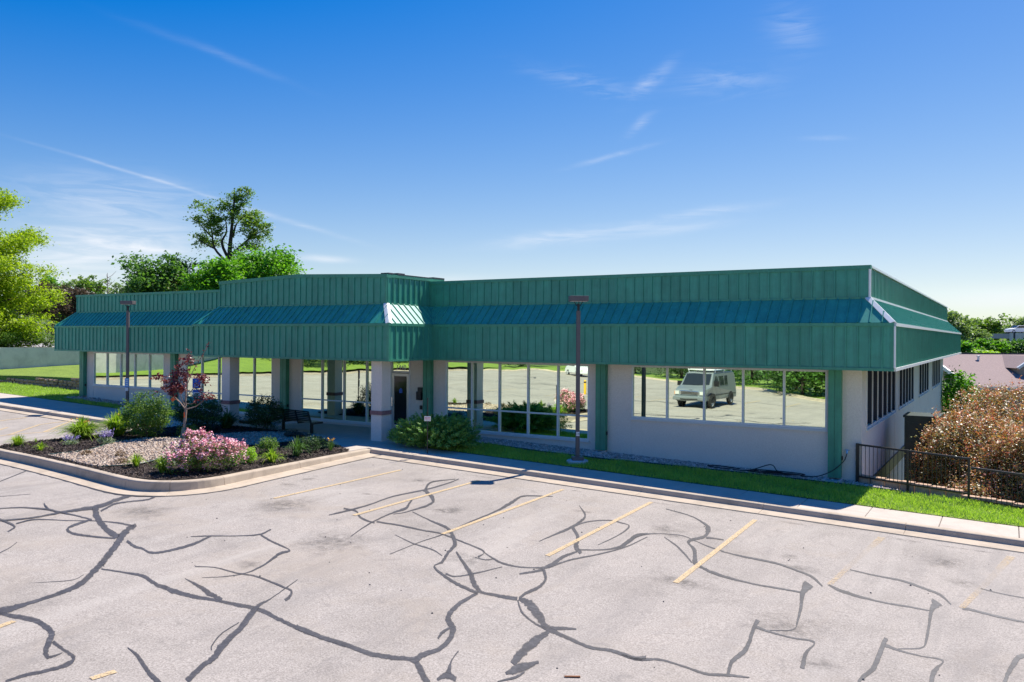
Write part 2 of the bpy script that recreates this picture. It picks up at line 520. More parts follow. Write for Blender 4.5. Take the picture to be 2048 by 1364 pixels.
def zl(x, y):
    return zw(x) - 0.15 + 0.015 * (y + 4.9)
CRACKS=[
"-15.78,-11.26,-15.36,-11.51 -15.52,-11.98,-15.05,-12.24 -15.14,-12.77,-14.68,-13.02 -15.16,-13.23,-14.81,-13.42 -15.19,-13.56,-14.90,-13.71 -15.16,-14.23,-15.00,-14.32 -15.50,-14.75,-15.34,-14.83 -15.68,-14.93,-15.52,-15.01",
"-15.05,-11.27,-14.82,-11.40 -14.74,-11.77,-14.56,-11.89 -14.90,-12.19,-14.72,-12.31 -14.98,-12.49,-14.71,-12.64 -14.53,-13.10,-14.34,-13.19",
"-14.89,-13.07,-14.88,-12.90 -14.09,-13.52,-14.22,-13.28 -13.14,-13.94,-13.39,-13.67 -12.25,-14.23,-12.61,-13.92 -12.06,-14.22,-12.53,-13.89",
"-13.05,-13.25,-12.64,-13.46 -12.92,-13.56,-12.34,-13.81 -12.44,-14.05,-11.93,-14.20 -11.96,-14.45,-11.52,-14.59 -11.49,-14.92,-11.08,-15.04 -11.10,-15.27,-10.71,-15.36",
"-11.26,-15.12,-10.86,-15.25 -10.81,-15.58,-10.47,-15.69 -10.43,-16.00,-10.12,-16.12 -10.27,-16.30,-10.02,-16.41 -10.19,-16.64,-9.99,-16.73 -10.15,-16.97,-9.96,-17.06 -10.26,-17.22,-9.86,-17.40 -10.46,-17.41,-10.02,-17.61",
"-16.56,-14.23,-16.67,-14.17 -16.19,-13.90,-16.34,-13.83 -15.50,-13.72,-15.70,-13.61 -15.08,-13.73,-15.27,-13.62 -14.59,-13.71,-14.75,-13.61 -13.89,-13.68,-14.00,-13.61",
"-16.27,-13.38,-16.31,-13.34 -15.90,-13.55,-15.99,-13.47 -15.56,-13.67,-15.66,-13.59",
"-14.03,-13.60,-13.87,-13.68 -13.90,-14.09,-13.65,-14.21 -13.56,-14.42,-13.55,-14.35 -13.08,-14.53,-13.25,-14.41 -12.64,-14.41,-12.77,-14.32 -12.19,-14.23,-12.29,-14.16",
"-14.80,-14.73,-14.90,-14.69 -14.81,-14.35,-14.94,-14.28 -14.23,-14.03,-14.33,-13.97 -13.76,-13.72,-13.87,-13.65 -13.20,-13.55,-13.37,-13.43 -12.65,-13.53,-12.90,-13.35",
"-15.68,-14.77,-15.91,-14.65 -15.53,-14.74,-15.73,-14.63 -14.98,-14.82,-15.16,-14.71 -14.63,-14.88,-14.59,-14.85 -14.42,-15.11,-14.26,-15.16",
"-12.96,-16.01,-13.03,-15.98 -13.16,-15.70,-13.23,-15.67 -13.44,-15.42,-13.50,-15.40",
"-11.83,-14.26,-12.02,-14.08 -11.42,-14.36,-11.58,-14.23 -11.15,-14.36,-11.29,-14.25 -10.79,-14.43,-10.97,-14.30 -10.65,-14.24,-10.83,-14.12 -10.63,-13.88,-10.79,-13.79 -10.68,-13.51,-10.84,-13.41 -10.88,-13.03,-10.98,-12.97",
"-11.19,-13.28,-11.23,-13.25 -10.88,-13.04,-10.98,-12.96 -10.50,-12.73,-10.57,-12.68 -10.20,-12.42,-10.32,-12.33 -10.31,-12.01,-10.41,-11.94",
"-10.20,-12.41,-10.28,-12.31 -9.68,-12.60,-9.76,-12.51 -9.23,-12.72,-9.31,-12.62 -9.01,-12.78,-8.89,-12.81 -9.04,-12.99,-8.86,-13.11 -8.74,-13.58,-8.63,-13.65 -8.60,-14.07,-8.53,-14.13 -8.70,-14.43,-8.65,-14.46 -8.97,-14.73,-8.95,-14.75",
"-9.52,-14.45,-9.59,-14.39 -9.19,-14.28,-9.25,-14.23 -8.67,-14.28,-8.73,-14.21 -8.32,-14.21,-8.39,-14.14 -7.96,-14.24,-8.02,-14.17 -7.47,-14.32,-7.53,-14.25 -7.26,-14.37,-7.29,-14.30 -7.15,-14.52,-7.04,-14.56 -7.09,-14.66,-6.96,-14.73",
"-7.61,-13.88,-7.58,-13.90 -7.47,-14.28,-7.42,-14.31 -7.29,-14.77,-7.23,-14.81 -7.27,-15.05,-7.10,-15.14 -7.04,-15.44,-6.84,-15.51 -6.76,-15.86,-6.56,-15.94 -6.54,-16.32,-6.33,-16.39 -6.30,-16.64,-6.09,-16.72 -6.19,-16.94,-5.99,-17.01 -6.00,-17.28,-5.82,-17.34",
"-10.68,-15.46,-10.78,-15.39 -10.12,-15.35,-10.25,-15.26 -9.69,-15.34,-9.89,-15.16 -9.21,-15.46,-9.40,-15.28 -8.62,-15.50,-8.80,-15.33 -8.25,-15.46,-8.40,-15.33 -7.86,-15.38,-8.01,-15.25 -7.42,-15.34,-7.58,-15.17 -7.00,-15.28,-7.16,-15.11 -6.48,-15.35,-6.59,-15.22 -5.94,-15.45,-6.03,-15.33 -5.50,-15.49,-5.59,-15.36 -5.00,-15.52,-5.10,-15.39",
"-9.14,-14.94,-9.18,-14.91 -8.54,-15.12,-8.66,-14.98 -8.12,-15.27,-8.28,-15.08 -7.75,-15.33,-7.90,-15.16",
"-9.96,-17.60,-10.37,-17.39 -9.90,-17.54,-10.19,-17.38 -9.68,-17.46,-9.87,-17.35 -9.30,-17.38,-9.50,-17.25 -8.97,-17.41,-9.17,-17.24 -8.66,-17.48,-8.68,-17.37 -8.48,-17.61,-8.33,-17.59 -8.16,-17.83,-8.08,-17.78 -7.87,-17.94,-7.89,-17.85",
"-8.32,-17.62,-8.41,-17.53 -7.92,-17.69,-8.02,-17.60 -7.68,-17.73,-7.71,-17.64 -7.63,-17.77,-7.46,-17.83 -7.60,-18.00,-7.47,-18.05 -7.70,-18.31,-7.59,-18.36 -7.71,-18.51,-7.62,-18.55",
"-7.87,-17.91,-7.97,-17.87 -7.86,-17.84,-7.94,-17.80 -7.89,-17.71,-7.93,-17.69",
"-7.37,-17.14,-7.39,-17.12 -7.00,-17.27,-7.05,-17.17 -6.66,-17.41,-6.70,-17.30 -6.42,-17.50,-6.49,-17.38 -6.07,-17.61,-6.14,-17.48",
"-6.90,-15.70,-6.87,-15.72 -6.78,-16.10,-6.74,-16.12 -6.55,-16.45,-6.52,-16.45 -6.41,-16.57,-6.40,-16.56",
"-19.73,-12.73,-19.85,-12.68 -19.84,-12.59,-19.96,-12.54 -20.53,-11.76,-20.67,-11.70 -21.10,-11.10,-21.22,-11.04",
"-17.94,-13.54,-18.00,-13.51 -17.57,-12.98,-17.63,-12.95",
"-11.00,-16.54,-11.00,-16.54 -10.54,-16.07,-10.60,-16.04 -10.65,-15.77,-10.69,-15.76",
"-6.05,-15.42,-6.16,-15.28 -5.59,-15.48,-5.69,-15.34 -5.07,-15.49,-5.17,-15.35 -4.61,-15.53,-4.71,-15.38 -4.26,-15.45,-4.35,-15.32 -3.98,-15.36,-4.04,-15.22 -3.67,-15.62,-3.67,-15.48 -3.36,-15.85,-3.36,-15.73",
"-3.93,-15.36,-4.10,-15.22 -3.92,-15.12,-4.11,-14.95 -3.88,-14.87,-4.03,-14.74 -3.98,-14.47,-4.11,-14.42 -4.19,-14.08,-4.26,-14.16 -4.44,-13.85,-4.50,-13.94 -4.54,-13.69,-4.68,-13.62 -4.66,-13.27,-4.80,-13.15 -4.70,-12.73,-4.83,-12.61",
"-4.30,-14.04,-4.23,-14.10 -4.31,-14.27,-4.22,-14.33 -4.21,-14.52,-4.16,-14.55",
"-6.37,-11.05,-6.38,-10.96 -5.89,-11.54,-5.92,-11.38 -5.46,-11.97,-5.47,-11.79 -5.04,-12.45,-5.05,-12.26 -4.73,-12.71,-4.77,-12.51",
"-4.80,-12.60,-4.72,-12.74 -5.23,-12.46,-5.14,-12.64 -5.64,-12.27,-5.57,-12.44 -6.15,-11.96,-6.16,-12.02 -6.14,-11.72,-6.29,-11.61 -6.37,-11.23,-6.53,-11.13 -6.60,-10.65,-6.74,-10.64 -7.15,-9.98,-7.13,-10.17 -7.61,-9.59,-7.50,-9.82 -8.21,-9.37,-8.12,-9.51 -9.00,-9.03,-8.95,-9.10",
"-9.01,-10.26,-9.09,-10.16 -8.41,-10.20,-8.48,-10.10 -7.84,-10.22,-7.91,-10.12 -7.34,-10.20,-7.40,-10.10 -6.67,-10.42,-6.72,-10.33 -5.96,-10.71,-5.99,-10.62 -5.89,-11.01,-5.80,-11.08",
"-5.92,-10.76,-5.96,-10.67 -5.36,-11.11,-5.41,-10.99 -4.95,-11.16,-5.01,-11.06 -4.61,-11.01,-4.67,-10.91 -4.42,-10.87,-4.58,-10.66 -4.50,-10.13,-4.62,-9.98 -4.46,-9.67,-4.53,-9.56",
"-5.87,-11.12,-5.90,-11.07 -5.62,-11.14,-5.67,-11.06 -5.53,-11.00,-5.57,-10.94",
"-10.23,-10.44,-10.30,-10.38 -10.13,-9.88,-10.29,-9.73 -10.15,-9.17,-10.27,-9.05 -10.26,-8.17,-10.38,-8.04 -10.09,-7.15,-10.24,-6.97 -10.09,-6.27,-10.24,-6.08 -10.20,-5.49,-10.31,-5.35",
"-10.36,-9.83,-10.48,-9.68 -9.98,-9.86,-10.09,-9.70 -9.46,-10.27,-9.59,-10.08 -8.97,-10.37,-9.05,-10.27",
"-8.67,-11.43,-8.71,-11.40 -8.96,-10.63,-9.04,-10.57 -9.12,-10.00,-9.24,-9.89 -9.21,-9.44,-9.35,-9.29 -9.22,-8.98,-9.40,-8.82 -9.66,-8.19,-9.79,-8.10",
"-10.11,-7.19,-10.23,-6.93 -9.41,-7.79,-9.42,-7.63 -9.20,-8.15,-9.01,-8.35 -9.12,-9.09,-9.03,-9.18 -9.20,-9.46,-9.16,-9.51",
"-10.05,-7.13,-10.25,-6.97 -10.51,-6.30,-10.68,-6.11 -10.29,-5.53,-10.37,-5.42",
"-7.27,-11.89,-7.30,-11.86 -7.31,-10.90,-7.35,-10.86 -7.27,-10.22,-7.33,-10.14 -7.37,-9.14,-7.44,-9.06 -7.43,-8.01,-7.52,-7.89 -7.53,-7.06,-7.74,-6.80 -7.71,-6.22,-7.83,-6.03 -7.14,-5.76,-7.19,-5.67",
"-8.06,-10.79,-8.08,-10.76 -7.34,-11.10,-7.40,-11.00 -6.79,-11.22,-6.85,-11.11 -6.42,-11.40,-6.45,-11.34",
"-5.73,-12.24,-5.80,-12.13 -5.51,-12.24,-5.56,-12.16 -5.33,-11.91,-5.40,-11.82 -5.15,-11.30,-5.19,-11.25",
"-5.42,-9.47,-5.47,-9.40 -5.39,-8.83,-5.47,-8.71 -5.35,-8.11,-5.48,-7.93 -5.46,-7.37,-5.59,-7.22 -5.70,-6.80,-5.71,-6.89 -6.20,-6.14,-6.19,-6.19",
"-5.37,-8.09,-5.46,-7.95 -5.30,-7.50,-5.37,-7.37 -4.99,-7.10,-5.04,-6.98 -4.64,-7.15,-4.69,-7.01 -4.46,-7.25,-4.39,-7.28 -4.36,-7.98,-4.30,-8.08 -4.38,-8.94,-4.35,-8.99",
"-5.38,-8.17,-5.39,-7.99 -5.01,-8.68,-4.96,-8.58 -4.71,-9.40,-4.64,-9.24 -4.37,-9.79,-4.40,-9.56",
"-4.51,-9.58,-4.58,-9.44 -4.11,-9.27,-4.17,-9.15 -3.88,-8.85,-4.00,-8.66 -3.93,-8.02,-4.08,-7.76 -3.85,-7.64,-3.91,-7.49",
"-4.44,-10.87,-4.51,-10.76 -4.33,-10.22,-4.38,-10.13 -4.06,-9.59,-4.11,-9.50 -3.83,-8.81,-3.88,-8.73 -3.76,-7.85,-3.80,-7.79",
"-4.55,-10.96,-4.51,-10.86 -4.26,-11.39,-4.17,-11.38 -4.15,-11.76,-4.02,-11.89 -4.17,-12.18,-4.05,-12.30 -4.13,-12.45,-4.03,-12.56",
"-4.53,-10.92,-4.43,-11.07 -4.62,-11.12,-4.53,-11.27 -4.75,-11.38,-4.68,-11.49",
"-4.71,-12.69,-4.79,-12.54 -4.37,-12.67,-4.46,-12.51 -4.05,-12.62,-4.16,-12.43",
"-4.03,-12.63,-4.13,-12.39 -3.78,-12.81,-3.88,-12.42 -3.43,-13.14,-3.46,-12.80 -3.06,-13.47,-3.16,-13.16 -2.88,-13.28,-2.96,-13.11 -2.72,-13.16,-2.76,-13.07",
"-4.06,-12.61,-4.05,-12.56 -3.73,-13.03,-3.73,-12.96 -3.36,-13.30,-3.39,-13.20 -3.06,-13.43,-3.10,-13.32",
"-3.03,-13.45,-3.09,-13.27 -2.64,-13.55,-2.69,-13.40 -2.27,-13.65,-2.32,-13.52 -1.94,-13.59,-1.99,-13.44 -1.62,-13.65,-1.67,-13.48 -1.50,-13.52,-1.55,-13.39",
"-3.09,-13.35,-2.96,-13.48 -3.14,-13.67,-2.90,-13.89 -3.08,-14.16,-2.88,-14.31 -2.97,-14.59,-2.83,-14.68",
"-2.78,-14.97,-2.85,-14.90 -2.67,-14.84,-2.86,-14.61 -2.61,-14.44,-2.67,-14.36",
"-2.77,-15.21,-2.79,-15.18 -2.62,-14.99,-2.69,-14.91 -2.62,-14.79,-2.66,-14.74",
"-3.34,-15.37,-3.46,-15.38 -3.58,-15.03,-3.62,-15.02 -3.69,-14.72,-3.73,-14.71",
"-3.38,-15.61,-3.48,-15.52 -3.33,-15.52,-3.49,-15.30 -3.20,-15.50,-3.29,-15.34",
"-0.42,-13.37,-0.47,-13.36 -0.48,-12.95,-0.56,-12.89 -0.43,-12.44,-0.53,-12.36 -0.54,-11.61,-0.64,-11.56 -0.57,-11.23,-0.69,-11.17",
"-0.57,-11.58,-0.59,-11.41 -0.30,-11.63,-0.31,-11.54 -0.02,-11.64,-0.03,-11.58 0.26,-11.63,0.27,-11.55 0.21,-12.02,0.29,-12.07 0.27,-12.60,0.35,-12.60",
"-0.37,-11.54,-0.38,-11.50 -0.09,-11.31,-0.10,-11.26 -0.09,-10.91,-0.13,-10.90 -0.18,-10.18,-0.24,-10.18 -0.26,-9.51,-0.39,-9.44 -0.17,-9.15,-0.51,-8.72",
"-2.20,-9.20,-2.23,-9.07 -1.83,-9.49,-1.88,-9.25 -1.21,-9.58,-1.23,-9.48 -0.72,-9.56,-0.74,-9.46 -0.35,-9.54,-0.36,-9.45",
"-2.18,-7.96,-2.20,-7.88 -1.73,-8.07,-1.75,-7.96 -1.13,-8.14,-1.16,-7.99 -0.66,-8.38,-0.67,-8.24 -0.37,-8.60,-0.37,-8.44 -0.11,-8.99,-0.11,-8.92",
"1.05,-12.96,1.01,-12.96 1.04,-12.55,0.98,-12.49 1.15,-12.05,1.06,-11.97 1.15,-11.23,1.06,-11.19 1.16,-10.86,1.07,-10.80",
"1.12,-11.20,1.12,-11.03 1.35,-11.25,1.35,-11.16 1.60,-11.27,1.60,-11.21 1.85,-11.27,1.87,-11.19 1.76,-11.65,1.83,-11.69 1.75,-12.21,1.82,-12.22",
"1.30,-11.17,1.30,-11.13 1.58,-10.95,1.57,-10.89 1.63,-10.56,1.59,-10.54 1.62,-9.84,1.57,-9.84 1.63,-9.19,1.52,-9.13 1.75,-8.85,1.50,-8.43",
"-0.04,-8.88,-0.04,-8.74 0.26,-9.16,0.24,-8.92 0.79,-9.25,0.78,-9.15 1.22,-9.24,1.21,-9.14 1.55,-9.22,1.55,-9.14",
"0.13,-7.69,0.12,-7.61 0.51,-7.80,0.50,-7.68 1.02,-7.87,1.02,-7.72 1.41,-8.11,1.41,-7.97 1.64,-8.31,1.65,-8.16 1.82,-8.69,1.83,-8.62",
"-1.83,-13.59,-1.85,-13.53 -1.57,-13.62,-1.60,-13.53 -1.33,-13.46,-1.36,-13.37 -0.98,-13.48,-0.99,-13.40 -0.67,-13.54,-0.70,-13.43 -0.43,-13.41,-0.46,-13.31 -0.19,-13.29,-0.20,-13.25",
"-2.82,-7.55,-2.84,-7.49 -2.51,-7.79,-2.53,-7.68 -2.14,-7.95,-2.16,-7.85",
"-4.35,-5.26,-4.38,-5.16 -3.62,-5.59,-3.66,-5.45 -3.13,-6.14,-3.16,-5.93 -3.01,-6.44,-2.88,-6.36 -2.87,-6.95,-2.76,-7.18 -3.03,-7.54,-2.90,-7.68 -2.68,-8.23,-2.64,-8.08 -2.39,-9.05,-2.35,-8.86 -2.16,-9.25,-2.18,-9.09",
"-2.73,-7.22,-2.79,-7.01 -2.54,-7.14,-2.58,-7.01 -2.39,-7.12,-2.41,-7.03",
"-3.48,-7.66,-3.50,-7.56 -2.95,-8.27,-2.97,-8.13 -2.42,-9.02,-2.42,-8.95",
"-3.91,-8.77,-4.00,-8.63 -3.93,-7.93,-4.02,-7.76 -3.69,-7.49,-3.72,-7.40 -3.24,-7.31,-3.26,-7.23 -2.82,-7.56,-2.84,-7.49",
"2.21,-7.46,2.21,-7.39 2.47,-7.57,2.47,-7.47 2.80,-7.60,2.80,-7.51 2.94,-7.60,2.95,-7.51",
"1.99,-8.88,1.99,-8.57 2.13,-8.85,2.13,-8.64 2.40,-8.89,2.40,-8.76 2.78,-8.92,2.79,-8.82 2.91,-8.93,2.92,-8.83",
"2.88,-10.26,2.88,-10.41 2.72,-10.41,2.77,-10.59 2.59,-11.13,2.66,-11.20 2.53,-11.66,2.60,-11.71 2.49,-11.94,2.55,-11.99"]
LINES=[[(-12.43, -10.02), (-12.3, -5.4)], [(-9.81, -10.1), (-9.71, -5.22)], [(-7.32, -10.16), (-7.34, -4.82)], [(-4.83, -10.21), (-4.91, -4.76)], [(-2.27, -10.28), (-2.31, -4.97)], [(-9.42, -17.9), (-9.51, -17.49)], [(-6.9, -17.93), (-6.85, -17.64)], [(-32.92, -6.24), (-33.29, -4.78)], [(-28.94, -7.77), (-30.81, -5.58), (-31.07, -4.28)], [(-28.79, -6.52), (-30.95, -4.2)], [(-28.95, -8.2), (-29.03, -7.66), (-28.74, -6.58), (-28.75, -6.03)], [(-30.24, -7.56), (-30.94, -6.76)]]
WORN=[[(-0.03, -8.8), (0.08, -7.43), (0.23, -5.9), (0.32, -4.84)], [(1.98, -8.74), (2.33, -6.78), (2.52, -5.66), (2.67, -4.81)]]

# ------------------------------------------------------------------ materials
def asphalt():
    m, nt, b, o = new_mat('lot')
    v = world_pos(nt)
    agg = noise(nt, 38, 4, 0.85, v)
    c = ramp(nt, agg, [(0.30, (0.185, 0.165, 0.147)), (0.5, (0.365, 0.326, 0.290)), (0.70, (0.56, 0.505, 0.45))])
    big = noise(nt, 0.55, 6, 0.62, v, 0.4)
    c = mixc(nt, 0.55, c, ramp(nt, big, [(0.28, (0.62, 0.60, 0.58)), (0.5, (0.97, 0.95, 0.94)), (0.75, (1.12, 1.08, 1.05))]), 'MULTIPLY')
    st = noise(nt, 0.23, 5, 0.7, v, 1.5)
    c = mixc(nt, ramp(nt, st, [(0.52, (0, 0, 0)), (0.72, (0.55, 0.55, 0.55))]), c, (0.36, 0.30, 0.24))
    mid = noise(nt, 3.2, 8, 0.75, v, 0.8)
    c = mixc(nt, ramp(nt, mid, [(0.54, (0, 0, 0)), (0.70, (0.7, 0.7, 0.7))]), c, (0.24, 0.215, 0.195))
    mp = nt.nodes.new('ShaderNodeMapping')
    mp.inputs['Scale'].default_value = (1.1, 0.16, 1)
    nt.links.new(v, mp.inputs['Vector'])
    tyre = noise(nt, 1.6, 5, 0.6, mp.outputs[0], 0.6)
    c = mixc(nt, ramp(nt, tyre, [(0.52, (0, 0, 0)), (0.70, (0.38, 0.38, 0.38))]), c, (0.235, 0.212, 0.195))
    pale = noise(nt, 0.35, 4, 0.6, mp.outputs[0], 1.2)
    c = mixc(nt, ramp(nt, pale, [(0.55, (0, 0, 0)), (0.72, (0.45, 0.45, 0.45))]), c, (0.50, 0.455, 0.405))
    nt.links.new(c, b.inputs['Base Color'])
    b.inputs['Roughness'].default_value = 0.9
    b.inputs['Specular IOR Level'].default_value = 0.2
    bump(nt, b, agg, 0.5, 0.006)


def sealant():
    m, nt, b, o = new_mat('sealant')
    v = world_pos(nt)
    n = noise(nt, 14, 7, 0.75, v, 0.5)
    c = ramp(nt, n, [(0.3, (0.038, 0.035, 0.038)), (0.55, (0.072, 0.067, 0.07)), (0.74, (0.16, 0.15, 0.148))])
    nt.links.new(c, b.inputs['Base Color'])
    b.inputs['Roughness'].default_value = 0.62
    # frayed, worn-through film: thick along the middle of the strip, ragged towards its edges
    at = nt.nodes.new('ShaderNodeAttribute')
    at.attribute_name = 'across'
    tr = nt.nodes.new('ShaderNodeBsdfTransparent')
    ms = nt.nodes.new('ShaderNodeMixShader')
    w = noise(nt, 26, 6, 0.85, v)
    ma = nt.nodes.new('ShaderNodeMath')
    ma.operation = 'MULTIPLY_ADD'
    nt.links.new(at.outputs['Fac'], ma.inputs[0])
    ma.inputs[1].default_value = 1.25
    nt.links.new(w, ma.inputs[2])
    fr = ramp(nt, ma.outputs[0], [(0.62, (0, 0, 0)), (0.86, (0.72, 0.72, 0.72)), (1.0, (1, 1, 1))])
    big = noise(nt, 1.3, 4, 0.6, v)
    fr2 = mixc(nt, 1.0, fr, ramp(nt, big, [(0.3, (0.62, 0.62, 0.62)), (0.58, (1, 1, 1))]), 'MULTIPLY')
    nt.links.new(fr2, ms.inputs[0])
    nt.links.new(tr.outputs[0], ms.inputs[1])
    nt.links.new(b.outputs[0], ms.inputs[2])
    nt.links.new(ms.outputs[0], o.inputs[0])


def across(o, vals):
    at = o.data.attributes.new('across', 'FLOAT', 'POINT')
    at.data.foreach_set('value', np.array(vals, dtype=np.float32))


def paintline():
    m, nt, b, o = new_mat('line_paint')
    v = world_pos(nt)
    n = noise(nt, 45, 5, 0.8, v)
    c = ramp(nt, n, [(0.36, (0.40, 0.36, 0.32)), (0.50, (0.60, 0.43, 0.22)), (0.7, (0.68, 0.49, 0.26))])
    nt.links.new(c, b.inputs['Base Color'])
    b.inputs['Roughness'].default_value = 0.8
    tr = nt.nodes.new('ShaderNodeBsdfTransparent')
    ms = nt.nodes.new('ShaderNodeMixShader')
    w = noise(nt, 30, 6, 0.85, v)
    fr = ramp(nt, w, [(0.40, (0.25, 0.25, 0.25)), (0.50, (1, 1, 1))])
    nt.links.new(fr, ms.inputs[0])
    nt.links.new(tr.outputs[0], ms.inputs[1])
    nt.links.new(b.outputs[0], ms.inputs[2])
    nt.links.new(ms.outputs[0], o.inputs[0])


def concrete(name, col, stain=0.25, joint=None):
    m, nt, b, o = new_mat(name)
    v = world_pos(nt)
    n = noise(nt, 1.3, 7, 0.68, v, 0.6)
    d = tuple(c * (1 - stain) for c in col)
    c = ramp(nt, n, [(0.3, d), (0.55, col), (0.8, tuple(min(1, x * 1.1) for x in col))])
    f = noise(nt, 70, 3, 0.7, v)
    c = mixc(nt, 0.35, c, ramp(nt, f, [(0.3, (0.72, 0.72, 0.72)), (0.7, (1.12, 1.12, 1.12))]), 'MULTIPLY')
    k = noise(nt, 5, 6, 0.75, v)
    c = mixc(nt, ramp(nt, k, [(0.6, (0, 0, 0)), (0.78, (0.35, 0.35, 0.35))]), c, tuple(x * 0.5 for x in col))
    nt.links.new(c, b.inputs['Base Color'])
    b.inputs['Roughness'].default_value = 0.88
    b.inputs['Specular IOR Level'].default_value = 0.25
    bump(nt, b, f, 0.25, 0.004)


def stucco():
    m, nt, b, o = new_mat('stucco')
    v = world_pos(nt)
    f = noise(nt, 42, 4, 0.8, v)
    c = ramp(nt, f, [(0.3, (0.66, 0.575, 0.50)), (0.5, (0.80, 0.715, 0.635)), (0.7, (0.87, 0.79, 0.71))])
    g = noise(nt, 0.8, 5, 0.6, v)
    c = mixc(nt, 0.3, c, ramp(nt, g, [(0.3, (0.84, 0.82, 0.8)), (0.7, (1.04, 1.03, 1.02))]), 'MULTIPLY')
    nt.links.new(c, b.inputs['Base Color'])
    b.inputs['Roughness'].default_value = 0.95
    b.inputs['Specular IOR Level'].default_value = 0.15
    bump(nt, b, f, 0.55, 0.008)


def green_metal(name, col, rough, spread=0.14):
    m, nt, b, o = new_mat(name)
    v = world_pos(nt)
    oi = nt.nodes.new('ShaderNodeObjectInfo')
    n = noise(nt, 2.2, 6, 0.65, v)
    c = ramp(nt, n, [(0.3, tuple(x * (1 - spread) for x in col)), (0.7, tuple(x * (1 + spread) for x in col))])
    per = ramp(nt, oi.outputs['Random'], [(0.0, (0.88, 0.9, 0.9)), (1.0, (1.08, 1.06, 1.06))])
    c = mixc(nt, 1.0, c, per, 'MULTIPLY')
    mp = nt.nodes.new('ShaderNodeMapping')
    mp.inputs['Scale'].default_value = (9, 9, 0.5)
    nt.links.new(v, mp.inputs['Vector'])
    st = noise(nt, 1.5, 6, 0.7, mp.outputs[0])
    c = mixc(nt, 0.7, c, ramp(nt, st, [(0.3, (0.72, 0.76, 0.76)), (0.5, (1, 1, 1)), (0.75, (1.25, 1.2, 1.18))]), 'MULTIPLY')
    sp = noise(nt, 160, 2, 0.6, v)
    c = mixc(nt, ramp(nt, sp, [(0.45, (0, 0, 0)), (0.75, (0.22, 0.22, 0.22))]), c, (0.20, 0.20, 0.17))
    nt.links.new(c, b.inputs['Base Color'])
    b.inputs['Roughness'].default_value = rough
    b.inputs['Specular IOR Level'].default_value = 0.5
    bump(nt, b, noise(nt, 1.6, 3, 0.5, v), 0.06, 0.05)


def mirror_glass():
    m, nt, b, o = new_mat('mirror_glass')
    v = world_pos(nt)
    b.inputs['Base Color'].default_value = (0.86, 0.99, 0.78, 1)
    b.inputs['Metallic'].default_value = 1.0
    b.inputs['Roughness'].default_value = 0.012
    bump(nt, b, noise(nt, 0.55, 2, 0.5, v), 0.055, 0.05)


def grass_ground(name, a, bcol):
    m, nt, b, o = new_mat(name)
    v = world_pos(nt)
    n = noise(nt, 28, 5, 0.8, v)
    c = ramp(nt, n, [(0.3, a), (0.7, bcol)])
    g = noise(nt, 0.9, 4, 0.6, v)
    c = mixc(nt, 0.5, c, ramp(nt, g, [(0.3, (0.5, 0.55, 0.45)), (0.7, (1.1, 1.05, 0.9))]), 'MULTIPLY')
    g2 = noise(nt, 6, 5, 0.7, v)
    c = mixc(nt, 0.5, c, ramp(nt, g2, [(0.3, (0.6, 0.65, 0.5)), (0.7, (1.1, 1.05, 0.9))]), 'MULTIPLY')
    nt.links.new(c, b.inputs['Base Color'])
    b.inputs['Roughness'].default_value = 0.9
    bump(nt, b, n, 0.8, 0.04)


def stone_mat(name, cols):
    m, nt, b, o = new_mat(name)
    g = nt.nodes.new('ShaderNodeNewGeometry')
    st = [(i / (len(cols) - 1), c) for i, c in enumerate(cols)]
    c = ramp(nt, g.outputs['Random Per Island'], st)
    nt.links.new(c, b.inputs['Base Color'])
    b.inputs['Roughness'].default_value = 0.8


def block_mat():
    m, nt, b, o = new_mat('split_stone')
    oi = nt.nodes.new('ShaderNodeObjectInfo')
    v = world_pos(nt)
    n = noise(nt, 9, 6, 0.75, v)
    c = ramp(nt, n, [(0.3, (0.27, 0.18, 0.14)), (0.7, (0.62, 0.44, 0.33))])
    c = mixc(nt, 0.6, c, ramp(nt, oi.outputs['Random'], [(0, (0.5, 0.45, 0.42)), (1, (1.15, 1.0, 0.92))]), 'MULTIPLY')
    nt.links.new(c, b.inputs['Base Color'])
    b.inputs['Roughness'].default_value = 0.95
    bump(nt, b, n, 0.7, 0.03)


def worn(name, col, lo, hi, sc):
    m, nt, b, o = new_mat(name)
    v = world_pos(nt)
    b.inputs['Base Color'].default_value = (*col, 1)
    b.inputs['Roughness'].default_value = 0.8
    at = nt.nodes.new('ShaderNodeAttribute')
    at.attribute_name = 'across'
    tr = nt.nodes.new('ShaderNodeBsdfTransparent')
    ms = nt.nodes.new('ShaderNodeMixShader')
    w = noise(nt, sc, 6, 0.8, v)
    ma = nt.nodes.new('ShaderNodeMath')
    ma.operation = 'MULTIPLY'
    nt.links.new(at.outputs['Fac'], ma.inputs[0])
    nt.links.new(ramp(nt, w, [(lo, (0, 0, 0)), (hi, (0.9, 0.9, 0.9))]), ma.inputs[1])
    nt.links.new(ma.outputs[0], ms.inputs[0])
    nt.links.new(tr.outputs[0], ms.inputs[1])
    nt.links.new(b.outputs[0], ms.inputs[2])
    nt.links.new(ms.outputs[0], o.inputs[0])


